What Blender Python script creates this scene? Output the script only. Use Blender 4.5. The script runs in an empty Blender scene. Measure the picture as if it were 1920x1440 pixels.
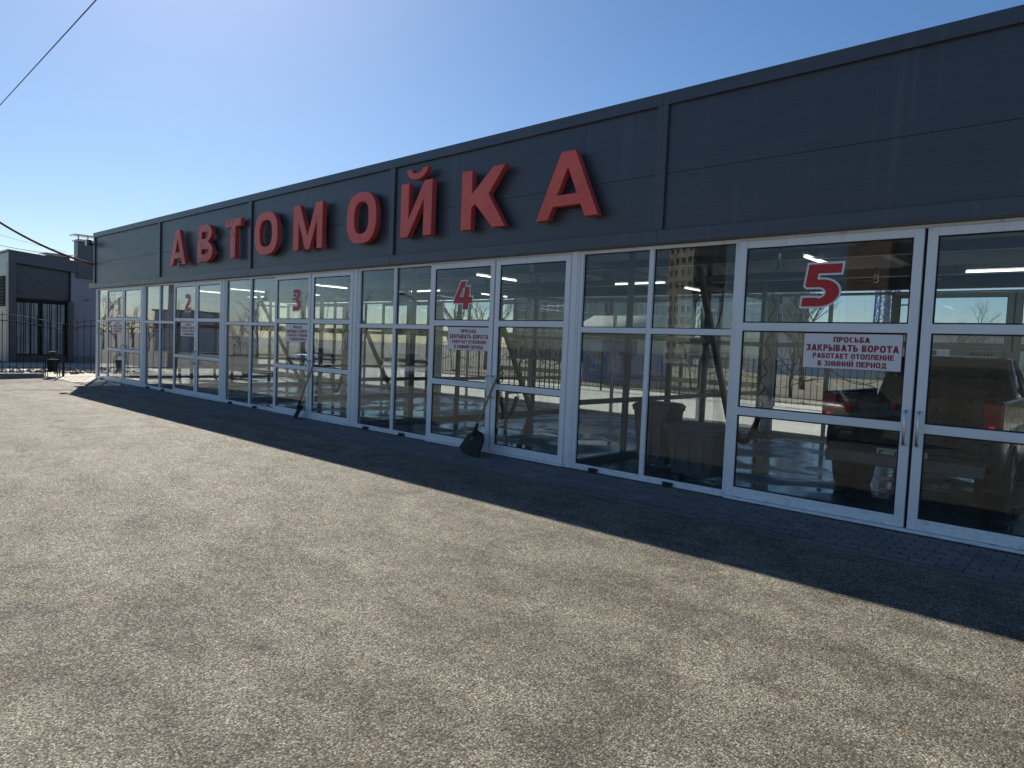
import bpy, bmesh, math, random
from mathutils import Vector, Matrix, geometry as mgeo
random.seed(7)
rad = math.radians
sc = bpy.context.scene
C = sc.collection

# ------------------------------------------------------------------ camera
FPX, CW = 1276.0, 1920.0
YAW, PITCH, ROLL = rad(-42.148), rad(-3.19), rad(2.382)
CAM = Vector((0.0, -7.6, 1.685))
_F = Vector((math.sin(YAW)*math.cos(PITCH), math.cos(YAW)*math.cos(PITCH), math.sin(PITCH)))
_r = Vector((math.cos(YAW), -math.sin(YAW), 0)); _u = _r.cross(_F)
_R = _r*math.cos(ROLL) + _u*math.sin(ROLL); _U = -_r*math.sin(ROLL) + _u*math.cos(ROLL)
def ray(x, y):
    """direction of a photo pixel"""
    return (_F*FPX + _R*(x-960) + _U*(720-y)).normalized()
cd = bpy.data.cameras.new('camera'); cam = bpy.data.objects.new('camera', cd); C.objects.link(cam)
cam.matrix_world = Matrix(((_R.x, _U.x, -_F.x, CAM.x), (_R.y, _U.y, -_F.y, CAM.y), (_R.z, _U.z, -_F.z, CAM.z), (0, 0, 0, 1)))
cd.sensor_width = 36; cd.lens = 36*FPX/CW; cd.clip_start = 0.05; cd.clip_end = 3000
sc.camera = cam

# ------------------------------------------------------------------ sky, sun, exposure
SUN = Vector((-5.75, 2.22, 4.94)).normalized()
SUN_EL = math.asin(SUN.z); SUN_AZ = math.atan2(SUN.x, SUN.y)      # from +Y towards +X
w = bpy.data.worlds.new('World'); sc.world = w; w.use_nodes = True
nt = w.node_tree; nt.nodes.clear()
sky = nt.nodes.new('ShaderNodeTexSky'); sky.sky_type = 'NISHITA'; sky.sun_disc = False
sky.sun_elevation = SUN_EL; sky.sun_rotation = SUN_AZ
sky.air_density = 1.0; sky.dust_density = 0.45; sky.ozone_density = 4.5; sky.altitude = 100
bg = nt.nodes.new('ShaderNodeBackground'); bg.inputs['Strength'].default_value = 0.070
out = nt.nodes.new('ShaderNodeOutputWorld')
hs = nt.nodes.new('ShaderNodeHueSaturation'); hs.inputs['Saturation'].default_value = 1.14      # the photograph's cool white balance
nt.links.new(sky.outputs[0], hs.inputs['Color']); nt.links.new(hs.outputs[0], bg.inputs[0]); nt.links.new(bg.outputs[0], out.inputs[0])
sl = bpy.data.lights.new('sun', 'SUN'); sl.energy = 5.0; sl.angle = rad(0.53); sl.color = (1.0, 0.93, 0.82)
so = bpy.data.objects.new('sun', sl); C.objects.link(so)
so.rotation_euler = SUN.to_track_quat('Z', 'Y').to_euler(); so.location = (-40, 16, 40)
vs = sc.view_settings; vs.view_transform = 'Standard'; vs.look = 'None'; vs.gamma = 1; vs.exposure = 0.6
sc.cycles.use_denoising = True
sc.cycles.max_bounces = 9; sc.cycles.transparent_max_bounces = 40; sc.cycles.glossy_bounces = 5
sc.cycles.sample_clamp_indirect = 6

# ------------------------------------------------------------------ materials
MT = {}
class N:
    def __init__(s, name):
        m = bpy.data.materials.new(name); m.use_nodes = True
        s.m = m; s.t = m.node_tree; s.n = s.t.nodes; s.l = s.t.links
        s.b = s.n['Principled BSDF']; s.o = s.n['Material Output']; s._tc = None; MT[name] = m
    def add(s, typ, **kw):
        n = s.n.new('ShaderNode'+typ)
        for k, v in kw.items():
            if k.startswith('i_'):
                key = k[2:]; key = int(key) if key.isdigit() else key.replace('_', ' ')
                n.inputs[key].default_value = v
            else: setattr(n, k, v)
        return n
    def obj(s):
        if not s._tc: s._tc = s.add('TexCoord').outputs['Object']
        return s._tc
    def pos(s): return s.add('NewGeometry').outputs['Position']
    def mapped(s, vec, scale=(1, 1, 1), rot=(0, 0, 0)):
        mp = s.add('Mapping'); mp.inputs['Scale'].default_value = scale; mp.inputs['Rotation'].default_value = rot
        s.l.new(vec, mp.inputs[0]); return mp.outputs[0]
    def noise(s, vec, scale, detail=4, rough=0.55, dist=0.0):
        n = s.add('TexNoise', i_Scale=scale, i_Detail=detail, i_Roughness=rough, i_Distortion=dist)
        s.l.new(vec, n.inputs['Vector']); return n.outputs['Fac']
    def vor(s, vec, scale, feature='F1', out='Distance'):
        n = s.add('TexVoronoi', i_Scale=scale, feature=feature); s.l.new(vec, n.inputs['Vector']); return n.outputs[out]
    def ramp(s, fac, stops):
        r = s.add('ValToRGB'); cr = r.color_ramp
        while len(cr.elements) < len(stops): cr.elements.new(0.5)
        for e, (p, c) in zip(cr.elements, stops):
            e.position = p; e.color = (c, c, c, 1) if isinstance(c, (int, float)) else (*c, 1)
        s.l.new(fac, r.inputs[0]); return r.outputs[0]
    def mix(s, fac, a, b, mode='MIX'):
        n = s.add('Mix', data_type='RGBA', blend_type=mode)
        for k, v in ((0, fac), (6, a), (7, b)):
            sock = n.inputs[k]
            if hasattr(v, 'is_output'): s.l.new(v, sock)
            elif k == 0: sock.default_value = v
            else: sock.default_value = (*v, 1) if not isinstance(v, (int, float)) else (v, v, v, 1)
        return n.outputs[2]
    def math(s, op, a, b=0.0, c=None, clamp=False):
        n = s.add('Math', operation=op, use_clamp=clamp)
        for i, v in enumerate((a, b) if c is None else (a, b, c)):
            if hasattr(v, 'is_output'): s.l.new(v, n.inputs[i])
            else: n.inputs[i].default_value = v
        return n.outputs[0]
    def bump(s, h, strength=0.3, dist=0.01, prev=None):
        n = s.add('Bump'); n.inputs['Strength'].default_value = strength; n.inputs['Distance'].default_value = dist
        s.l.new(h, n.inputs['Height'])
        if prev: s.l.new(prev, n.inputs['Normal'])
        return n.outputs['Normal']
    def set(s, color=None, rough=None, normal=None, metal=None, spec=None):
        for key, v in (('Base Color', color), ('Roughness', rough), ('Normal', normal), ('Metallic', metal), ('Specular IOR Level', spec)):
            if v is None: continue
            if hasattr(v, 'is_output'): s.l.new(v, s.b.inputs[key])
            elif key == 'Base Color': s.b.inputs[key].default_value = (*v, 1)
            else: s.b.inputs[key].default_value = v
        return s.m

def plain(name, col, rough=0.5, metal=0.0, var=0.15, scale=6.0, bump=0.0, bscale=60, spec=0.5):
    """painted or cast surface with slight uneven tone"""
    n = N(name); f = n.noise(n.obj(), scale, 5, 0.6)
    a = tuple(max(0, c*(1-var)) for c in col); b = tuple(min(1, c*(1+var)) for c in col)
    c = n.mix(n.ramp(f, ((0.3, 0.0), (0.7, 1.0))), a, b)
    nm = n.bump(n.noise(n.obj(), bscale, 3), bump, 0.004) if bump else None
    r = n.math('MULTIPLY_ADD', f, 0.25, rough-0.12)
    return n.set(c, r, nm, metal, spec)

def m_asphalt():
    n = N('asphalt'); p = n.pos()
    big = n.ramp(n.noise(n.mapped(p, (0.75, 1.25, 1)), 0.75, 6, 0.68, 0.5), ((0.36, 0.0), (0.64, 1.0)))
    mid = n.noise(p, 3.2, 6, 0.65)
    stone = n.add('TexVoronoi', i_Scale=95.0, feature='F1', i_Randomness=1.0); n.l.new(p, stone.inputs['Vector'])
    stone2 = n.add('TexVoronoi', i_Scale=210.0, feature='F1'); n.l.new(p, stone2.inputs['Vector'])
    dust = n.mix(big, (0.205, 0.183, 0.138), (0.36, 0.322, 0.24))
    dust = n.mix(n.ramp(mid, ((0.38, 0.0), (0.64, 0.8))), dust, (0.118, 0.107, 0.086))
    sep = n.add('SeparateColor'); n.l.new(stone.outputs['Color'], sep.inputs[0])
    tone = n.ramp(sep.outputs[0], ((0.0, (0.05, 0.045, 0.042)), (0.35, (0.18, 0.163, 0.126)), (0.8, (0.34, 0.31, 0.235)), (1.0, (0.70, 0.65, 0.54))))
    col = n.mix(0.5, dust, tone)
    gap = n.ramp(stone.outputs['Distance'], ((0.38, 0.0), (0.68, 0.80)))
    col = n.mix(gap, col, (0.042, 0.038, 0.031))
    pore = n.add('TexVoronoi', i_Scale=38.0, feature='F1'); n.l.new(p, pore.inputs['Vector'])
    psep = n.add('SeparateColor'); n.l.new(pore.outputs['Color'], psep.inputs[0])
    hole = n.math('MULTIPLY', n.ramp(pore.outputs['Distance'], ((0.16, 0.85), (0.34, 0.0))), n.ramp(psep.outputs[0], ((0.45, 0.0), (0.6, 1.0))))
    col = n.mix(hole, col, (0.030, 0.027, 0.023))
    rough_patch = n.ramp(n.noise(n.mapped(p, (0.8, 1.2, 1), (0, 0, rad(20))), 1.9, 9, 0.74, 0.3), ((0.40, 1.13), (0.52, 0.92), (0.64, 0.62)))
    col = n.mix(1.0, col, rough_patch, 'MULTIPLY')
    fine = n.ramp(n.noise(p, 17, 6, 0.75), ((0.32, 0.74), (0.68, 1.24)))
    col = n.mix(1.0, col, fine, 'MULTIPLY')
    # ochre mud spots and dark oil specks with shapes of their own
    sp = n.ramp(n.noise(p, 2.1, 3, 0.7, 0.8), ((0.645, 0.0), (0.71, 1.0)))
    sp2 = n.ramp(n.noise(p, 14, 3, 0.7), ((0.45, 0.0), (0.65, 0.75)))
    col = n.mix(n.math('MULTIPLY', sp, sp2), col, (0.27, 0.165, 0.085))
    tr = n.mapped(p, (0.16, 1.5, 1), (0, 0, rad(9)))
    track = n.ramp(n.noise(tr, 1.0, 3, 0.5), ((0.38, 0.88), (0.62, 1.06)))
    col = n.mix(1.0, col, track, 'MULTIPLY')
    oil = n.ramp(n.noise(n.mapped(p, (1, 1, 1)), 1.15, 4, 0.6, 1.0), ((0.62, 0.0), (0.72, 0.5)))
    col = n.mix(oil, col, (0.04, 0.037, 0.034))
    h = n.math('SUBTRACT', 1.0, stone.outputs['Distance'])
    h = n.math('MULTIPLY_ADD', n.math('SUBTRACT', 1.0, stone2.outputs['Distance']), 0.35, h)
    nm = n.bump(n.noise(p, 9, 8, 0.78), 0.5, 0.03)
    nm = n.bump(h, 0.62, 0.006, nm)
    rg = n.ramp(sep.outputs[1], ((0.0, 0.35), (0.25, 0.8), (1.0, 0.95)))
    return n.set(col, rg, nm, spec=0.25)

def m_paver():
    n = N('paver_concrete')
    oi = n.add('ObjectInfo').outputs['Random']; gi = n.add('NewGeometry').outputs['Random Per Island']
    rnd = n.math('FRACT', n.math('ADD', oi, gi)); p = n.pos()
    c = n.ramp(rnd, ((0.0, (0.105, 0.10, 0.095)), (0.5, (0.15, 0.142, 0.132)), (1.0, (0.20, 0.19, 0.175))))
    d = n.ramp(n.noise(p, 1.3, 5, 0.65), ((0.35, 0.0), (0.7, 0.6)))
    c = n.mix(d, c, (0.115, 0.10, 0.082))
    c = n.mix(n.ramp(n.noise(p, 4.5, 4, 0.6, 0.6), ((0.62, 0), (0.72, 0.6))), c, (0.04, 0.038, 0.036))
    c = n.mix(0.25, c, n.ramp(n.noise(p, 240, 2), ((0.3, 0.03), (0.7, 0.3))))
    nm = n.bump(n.noise(p, 180, 3), 0.4, 0.003)
    return n.set(c, 0.82, nm)

def m_concrete(name, a, b, rough=0.85):
    n = N(name); p = n.pos()
    c = n.mix(n.ramp(n.noise(p, 0.7, 6, 0.6), ((0.3, 0), (0.7, 1))), a, b)
    c = n.mix(n.ramp(n.noise(p, 5, 4, 0.6), ((0.55, 0), (0.75, 0.35))), c, tuple(x*0.55 for x in a))
    nm = n.bump(n.noise(p, 90, 4), 0.3, 0.004)
    return n.set(c, rough, nm)

def m_fascia(name, col, rib=True):
    n = N(name); p = n.pos()
    sep = n.add('SeparateXYZ'); n.l.new(p, sep.inputs[0])
    st = n.noise(n.mapped(p, (0.5, 0.5, 7)), 2.0, 5, 0.6)
    c = n.mix(n.ramp(st, ((0.35, 0), (0.7, 1))), tuple(x*0.88 for x in col), tuple(x*1.12 for x in col))
    streak = n.ramp(n.noise(n.mapped(p, (9, 9, 0.35)), 1.0, 5, 0.65), ((0.56, 0.0), (0.78, 0.30)))
    c = n.mix(streak, c, (0.17, 0.165, 0.155))
    nm = n.bump(n.noise(n.mapped(p, (1, 1, 1.6)), 1.1, 2), 0.10, 0.02)
    if rib:
        wv = n.math('SINE', n.math('MULTIPLY', sep.outputs[2], 2*math.pi/0.05))
        nm = n.bump(n.ramp(wv, ((0.0, 0.0), (0.9, 0.15), (1.0, 1.0))), 0.30, 0.003, nm)
    nm = n.bump(n.noise(p, 320, 2), 0.12, 0.0015, nm)
    return n.set(c, n.ramp(st, ((0.2, 0.30), (0.8, 0.44))), nm, spec=0.7)

def m_alu():
    n = N('white_aluminium'); p = n.pos()
    f = n.noise(p, 3.0, 5, 0.6)
    c = n.mix(n.ramp(f, ((0.3, 0), (0.75, 1))), (0.80, 0.805, 0.81), (0.86, 0.865, 0.87))
    sep = n.add('SeparateXYZ'); n.l.new(p, sep.inputs[0])
    # splashed grime close to the ground; brown tint at the head; both broken up by noise
    g = n.math('SUBTRACT', 0.42, sep.outputs[2]); g = n.math('MULTIPLY', g, 2.2, clamp=True)
    sp = n.ramp(n.noise(n.mapped(p, (1, 1, 3)), 9, 6, 0.75), ((0.52, 0.0), (0.72, 0.8)))
    c = n.mix(n.math('MULTIPLY', g, sp, clamp=True), c, (0.20, 0.17, 0.135))
    g2 = n.math('MULTIPLY', n.math('SUBTRACT', sep.outputs[2], 2.86), 5.0, clamp=True)
    sp2 = n.ramp(n.noise(n.mapped(p, (1, 1, 0.3)), 11, 6, 0.75), ((0.54, 0.0), (0.74, 0.8)))
    c = n.mix(n.math('MULTIPLY', g2, sp2, clamp=True), c, (0.30, 0.25, 0.19))
    spk = n.ramp(n.noise(p, 60, 3, 0.7), ((0.72, 0), (0.77, 0.4)))
    c = n.mix(spk, c, (0.25, 0.22, 0.18))
    return n.set(c, 0.38, n.bump(n.noise(p, 25, 2), 0.03, 0.002))

def m_glass(name, tint, k, wav=0.35, dirt=0.05):
    n = N(name); n.n.remove(n.b); p = n.pos()
    geo = n.add('NewGeometry')
    dt = n.add('VectorMath', operation='DOT_PRODUCT'); n.l.new(geo.outputs['Normal'], dt.inputs[0]); n.l.new(geo.outputs['Incoming'], dt.inputs[1])
    c = n.math('SUBTRACT', 1.0, n.math('ABSOLUTE', dt.outputs['Value']), clamp=True)
    f = n.math('MULTIPLY_ADD', n.math('POWER', c, 3.5), 0.97, 0.021)
    f = n.math('MULTIPLY', f, k, clamp=True)
    nm = n.bump(n.noise(n.mapped(p, (1, 1, 0.7)), 0.9, 2, 0.5), wav, 0.004)
    gl = n.add('BsdfGlossy'); gl.inputs['Roughness'].default_value = 0.0; gl.inputs['Color'].default_value = (0.93, 0.95, 0.97, 1); n.l.new(nm, gl.inputs['Normal'])
    tp = n.add('BsdfTransparent'); tp.inputs[0].default_value = (*tint, 1)
    mx = n.add('MixShader'); n.l.new(f, mx.inputs[0]); n.l.new(tp.outputs[0], mx.inputs[1]); n.l.new(gl.outputs[0], mx.inputs[2])
    df = n.add('BsdfDiffuse'); df.inputs[0].default_value = (0.42, 0.39, 0.34, 1)
    sep = n.add('SeparateXYZ'); n.l.new(p, sep.inputs[0])
    low = n.math('MULTIPLY', n.math('SUBTRACT', 0.75, sep.outputs[2]), 1.3, clamp=True)
    streak = n.ramp(n.noise(n.mapped(p, (14, 14, 0.8)), 1.0, 5, 0.7), ((0.42, 0.15), (0.75, 1.0)))
    drops = n.ramp(n.noise(n.mapped(p, (1, 1, 0.8)), 95, 2, 0.6), ((0.70, 0.0), (0.74, 1.0)))
    dd = n.math('ADD', n.math('MULTIPLY', streak, dirt), n.math('MULTIPLY', n.math('MULTIPLY', low, drops), 0.35))
    mx2 = n.add('MixShader'); n.l.new(dd, mx2.inputs[0]); n.l.new(mx.outputs[0], mx2.inputs[1]); n.l.new(df.outputs[0], mx2.inputs[2])
    n.l.new(mx2.outputs[0], n.o.inputs[0]); return n.m

def m_wetfloor():
    n = N('wet_wash_floor'); p = n.pos()
    c = n.mix(n.ramp(n.noise(p, 0.8, 5, 0.6), ((0.3, 0), (0.7, 1))), (0.05, 0.053, 0.055), (0.11, 0.11, 0.107))
    wet = n.ramp(n.noise(p, 0.9, 4, 0.55, 0.8), ((0.42, 0.05), (0.58, 0.5)))
    c = n.mix(n.ramp(wet, ((0.0, 0.5), (0.5, 0.0))), c, (0.03, 0.032, 0.034))
    return n.set(c, wet, n.bump(n.noise(p, 30, 4), 0.06, 0.004))

def m_letter(name, col, peel):
    n = N(name); p = n.pos()
    f = n.noise(p, 1.8, 5, 0.6)
    c = n.mix(n.ramp(f, ((0.3, 0), (0.7, 1))), tuple(x*0.9 for x in col), tuple(min(1, x*1.1) for x in col))
    fade = n.ramp(n.noise(p, 0.9, 3, 0.5), ((0.35, 0.0), (0.75, 0.22)))
    c = n.mix(fade, c, (0.62, 0.22, 0.20))
    e = n.ramp(n.noise(n.mapped(p, (1, 1, 0.6)), 3.4, 6, 0.75, 1.6), ((0.468, 0.0), (0.5, 1.0), (0.532, 0.0)))
    mask = n.ramp(n.noise(p, 1.4, 2), ((0.40, 0.0), (0.50, peel)))
    c = n.mix(n.math('MULTIPLY', e, mask), c, (0.22, 0.04, 0.04))
    return n.set(c, 0.42, n.bump(n.math('MULTIPLY', e, mask), 0.5, 0.01), spec=0.45)

def m_paintcar(name, col, dirt, dcol=(0.24, 0.20, 0.155), metal=0.3):
    n = N(name); p = n.obj(); sep = n.add('SeparateXYZ'); n.l.new(p, sep.inputs[0])
    low = n.ramp(sep.outputs[2], ((0.0, 1.0), (0.95, 0.55), (1.0, 0.25)))
    sp = n.ramp(n.noise(p, 7, 6, 0.72), ((0.40, 0.15), (0.62, 1.0)))
    d = n.math('MULTIPLY', n.math('MULTIPLY', sp, low), dirt, clamp=True)
    c = n.mix(d, col, dcol); r = n.math('MULTIPLY_ADD', d, 0.6, 0.18)
    n.set(c, r, None, metal); n.b.inputs['Coat Weight'].default_value = 0.5*(1-dirt); return n.m

def m_lattice_emit(name, col, e):
    n = N(name); n.set(col, 0.4); n.b.inputs['Emission Color'].default_value = (*col, 1); n.b.inputs['Emission Strength'].default_value = e; return n.m

m_asphalt(); m_paver(); m_wetfloor(); m_alu()
m_concrete('yard_concrete', (0.42, 0.385, 0.33), (0.54, 0.505, 0.44))
m_concrete('apron_concrete', (0.36, 0.33, 0.28), (0.46, 0.42, 0.36))
m_concrete('kerb_concrete', (0.17, 0.165, 0.155), (0.25, 0.24, 0.225))
m_concrete('verge_soil', (0.12, 0.095, 0.06), (0.19, 0.155, 0.10), 0.95)
m_concrete('rubble_stone', (0.20, 0.18, 0.15), (0.34, 0.31, 0.27))
m_fascia('graphite_panel', (0.048, 0.056, 0.073)); m_fascia('graphite_trim', (0.056, 0.066, 0.086), False)
m_fascia('pale_blue_panel', (0.20, 0.215, 0.27)); m_fascia('grey_panel', (0.30, 0.31, 0.32)); m_fascia('dark_cladding', (0.045, 0.055, 0.07), False)
m_glass('window_glass', (0.89, 0.92, 0.925), 1.55, 0.30, 0.04)
m_glass('inner_glass', (0.93, 0.95, 0.95), 1.0, 0.15, 0.09)
m_letter('red_letter_face', (0.86, 0.115, 0.080), 0.25); m_letter('red_letter_peeling', (0.84, 0.13, 0.095), 1.0)
m_letter('red_letter_side', (0.62, 0.06, 0.048), 0.15)
plain('sticker_red', (0.50, 0.018, 0.022), 0.35, var=0.05); plain('sticker_white', (0.80, 0.80, 0.80), 0.35, var=0.04)
plain('notice_red', (0.33, 0.012, 0.022), 0.4, var=0.05); plain('notice_board', (0.78, 0.785, 0.80), 0.35, var=0.03)
plain('bright_steel', (0.55, 0.55, 0.56), 0.28, 1.0); plain('black_plastic', (0.018, 0.018, 0.02), 0.5)
plain('black_iron', (0.014, 0.016, 0.018), 0.75, 0.0, bump=0.2, spec=0.25); plain('grey_steel', (0.17, 0.17, 0.165), 0.5, 0.4)
plain('dark_ceiling', (0.045, 0.047, 0.05), 0.7); plain('rubber', (0.016, 0.016, 0.016), 0.75); plain('hose_black', (0.02, 0.02, 0.022), 0.4)
plain('hose_red', (0.14, 0.04, 0.04), 0.85, spec=0.2); plain('bin_plastic', (0.14, 0.142, 0.145), 0.5, var=0.1); plain('wood_handle', (0.30, 0.21, 0.12), 0.7, scale=20)
plain('shovel_plastic', (0.030, 0.030, 0.026), 0.8, var=0.35, scale=14, spec=0.25); plain('car_glass', (0.012, 0.014, 0.016), 0.06); plain('alloy', (0.45, 0.45, 0.46), 0.35, 0.9)
plain('tail_red', (0.42, 0.012, 0.016), 0.15, var=0.05); plain('head_lamp', (0.7, 0.72, 0.75), 0.1); plain('plate_white', (0.55, 0.54, 0.50), 0.6, var=0.2)
plain('mast_blue', (0.05, 0.17, 0.42), 0.5); plain('roof_blue', (0.06, 0.16, 0.40), 0.5); plain('wall_white', (0.66, 0.64, 0.60), 0.8, var=0.08, scale=0.6)
plain('wall_beige', (0.50, 0.45, 0.36), 0.85, var=0.1, scale=0.4); plain('wall_brick', (0.17, 0.08, 0.055), 0.85, var=0.2, scale=1.0)
plain('window_dark', (0.035, 0.045, 0.055), 0.1); plain('window_white', (0.7, 0.7, 0.7), 0.5); plain('bark', (0.11, 0.085, 0.065), 0.9, var=0.3, scale=3)
plain('galvanised', (0.45, 0.46, 0.48), 0.4, 0.8); plain('concrete_pole', (0.42, 0.39, 0.34), 0.85); plain('shop_red', (0.50, 0.07, 0.04), 0.5)
plain('conifer', (0.035, 0.06, 0.03), 0.8, var=0.4, scale=2); plain('lens_glass', (0.32, 0.33, 0.34), 0.12); plain('hazy_glass', (0.34, 0.36, 0.36), 0.15, var=0.35, scale=1.2)
plain('green_rail', (0.02, 0.10, 0.05), 0.5)
m_paintcar('pickup_paint', (0.014, 0.015, 0.018), 0.75, (0.055, 0.050, 0.043)); m_paintcar('white_paint', (0.70, 0.71, 0.72), 0.12, metal=0.1)
m_paintcar('silver_paint', (0.50, 0.49, 0.46), 0.5); m_paintcar('blue_paint', (0.03, 0.06, 0.14), 0.3)
m_lattice_emit('tube_light', (1.0, 0.98, 0.92), 2.2); m_lattice_emit('tail_lit', (0.8, 0.03, 0.03), 0.25)

# ------------------------------------------------------------------ mesh helpers
ORG = {}
class MB:
    def __init__(s): s.v = []; s.f = []; s.m = []; s.cur = 0; s.smooth = set()
    def mat(s, i): s.cur = i; return s
    def face(s, idx, sm=False):
        if sm: s.smooth.add(len(s.f))
        s.f.append(tuple(idx)); s.m.append(s.cur)
    def box(s, x0, x1, y0, y1, z0, z1):
        if x1 < x0: x0, x1 = x1, x0
        if y1 < y0: y0, y1 = y1, y0
        b = len(s.v)
        s.v += [(x0, y0, z0), (x1, y0, z0), (x1, y1, z0), (x0, y1, z0), (x0, y0, z1), (x1, y0, z1), (x1, y1, z1), (x0, y1, z1)]
        for q in ((3, 2, 1, 0), (4, 5, 6, 7), (0, 1, 5, 4), (1, 2, 6, 5), (2, 3, 7, 6), (3, 0, 4, 7)): s.face([b+i for i in q])
        return s
    def bar(s, p, q, wd, ht, up=(0, 0, 1)):
        p, q = Vector(p), Vector(q); d = (q-p).normalized(); up = Vector(up)
        if abs(d.dot(up)) > 0.99: up = Vector((1, 0, 0))
        a = d.cross(up).normalized()*wd/2; c = a.cross(d).normalized()*ht/2; b = len(s.v)
        for o in (p, q): s.v += [tuple(o-a-c), tuple(o+a-c), tuple(o+a+c), tuple(o-a+c)]
        for f in ((3, 2, 1, 0), (4, 5, 6, 7), (0, 1, 5, 4), (1, 2, 6, 5), (2, 3, 7, 6), (3, 0, 4, 7)): s.face([b+i for i in f])
        return s
    def tube(s, path, r, n=8, caps=True):
        path = [Vector(p) for p in path]; k = len(path); rs = r if isinstance(r, (list, tuple)) else [r]*k
        rings = []; ref = None
        for i, p in enumerate(path):
            d = (path[min(i+1, k-1)]-path[max(i-1, 0)]).normalized()
            if ref is None: ref = Vector((0, 0, 1)) if abs(d.z) < 0.9 else Vector((1, 0, 0))
            a = d.cross(ref)
            if a.length < 1e-5: ref = Vector((0, 1, 0)); a = d.cross(ref)
            a.normalize(); c = a.cross(d).normalized(); ref = c
            b = len(s.v); rings.append(b)
            for j in range(n):
                t = 2*math.pi*j/n; s.v.append(tuple(p+(a*math.cos(t)+c*math.sin(t))*rs[i]))
        for i in range(k-1):
            for j in range(n):
                s.face((rings[i]+j, rings[i]+(j+1) % n, rings[i+1]+(j+1) % n, rings[i+1]+j), n > 4)
        if caps: s.face([rings[0]+j for j in range(n)][::-1]); s.face([rings[-1]+j for j in range(n)])
        return s
    def loft(s, secs, closed=True, caps=True, matf=None):
        n = len(secs[0]); bs = []
        for sec in secs: bs.append(len(s.v)); s.v += [tuple(p) for p in sec]
        for i in range(len(secs)-1):
            for j in range(n if closed else n-1):
                if matf: s.cur = matf(i, j)
                s.face((bs[i]+j, bs[i+1]+j, bs[i+1]+(j+1) % n, bs[i]+(j+1) % n), True)
        if caps and closed:
            s.face([bs[0]+j for j in range(n)]); s.face([bs[-1]+j for j in range(n)][::-1])
        return s
    def prism(s, groups, tr, d0, d1, side=None, back=True):
        """2-D polygons with holes made solid; tr(x, y, depth) -> point"""
        face_m = s.cur
        for outer, holes in groups:
            loops = [outer]+holes; flat = [p for lp in loops for p in lp]
            tris = mgeo.tessellate_polygon([[Vector((x, y, 0)) for x, y in lp] for lp in loops])
            b = len(s.v); n = len(flat)
            s.v += [tuple(tr(x, y, d0)) for x, y in flat]+[tuple(tr(x, y, d1)) for x, y in flat]
            for t in tris:
                (x0, y0), (x1, y1), (x2, y2) = (flat[i] for i in t)
                ar = (x1-x0)*(y2-y0)-(x2-x0)*(y1-y0)
                if abs(ar) < 1e-12: continue
                t = t if ar > 0 else t[::-1]
                s.cur = face_m; s.face([b+i for i in t])
                if back: s.face([b+n+i for i in t[::-1]])
            o = 0
            for li, lp in enumerate(loops):
                k = len(lp); ar = sum(lp[i][0]*lp[(i+1) % k][1]-lp[(i+1) % k][0]*lp[i][1] for i in range(k))
                ccw = (ar > 0) == (li == 0)
                if side is not None: s.cur = side
                for i in range(k):
                    p, q = b+o+i, b+o+(i+1) % k
                    s.face((p, p+n, q+n, q) if ccw else (q, q+n, p+n, p))
                o += k
            s.cur = face_m
        return s
    def build(s, name, mats, parent=None, org=None, local=False):
        me = bpy.data.meshes.new(name)
        if parent is not None: o0 = Vector((0, 0, 0)) if local else ORG[parent.name]
        else: o0 = Vector(org) if org is not None and not local else Vector((0, 0, 0))
        me.from_pydata([tuple(Vector(v)-o0) for v in s.v], [], s.f)
        for mname in (mats if isinstance(mats, (list, tuple)) else [mats]): me.materials.append(MT[mname])
        me.polygons.foreach_set('material_index', s.m)
        me.polygons.foreach_set('use_smooth', [i in s.smooth for i in range(len(s.f))])
        me.update()
        ob = bpy.data.objects.new(name, me); C.objects.link(ob)
        if parent is not None: ob.parent = parent; ORG[ob.name] = o0
        else: ob.location = Vector(org) if org is not None else o0; ORG[ob.name] = ob.location.copy()
        return ob
def tag(o, label, cat, group=None):
    o['label'] = label; o['category'] = cat
    if group: o['group'] = group
    return o
def thing(name, label, cat, loc=(0, 0, 0), rz=0.0, group=None):
    o = bpy.data.objects.new(name, None); C.objects.link(o); o.location = loc; o.rotation_euler = (0, 0, rz)
    o.empty_display_size = 0.2; ORG[o.name] = Vector(loc); return tag(o, label, cat, group)
def struct(o): o['kind'] = 'structure'; return o
def copy_tree(o, parent=None):
    c = o.copy(); C.objects.link(c)
    if parent is not None: c.parent = parent
    for ch in list(o.children): copy_tree(ch, c)
    return c
def bevel(o, wd, seg=2):
    m = o.modifiers.new('bevel', 'BEVEL'); m.width = wd; m.segments = seg; m.limit_method = 'ANGLE'; m.angle_limit = rad(40); return o
def zg(y): return -0.03*max(0.0, min(-y, 32)-1.14)      # the lot falls away from the building for drainage

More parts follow.
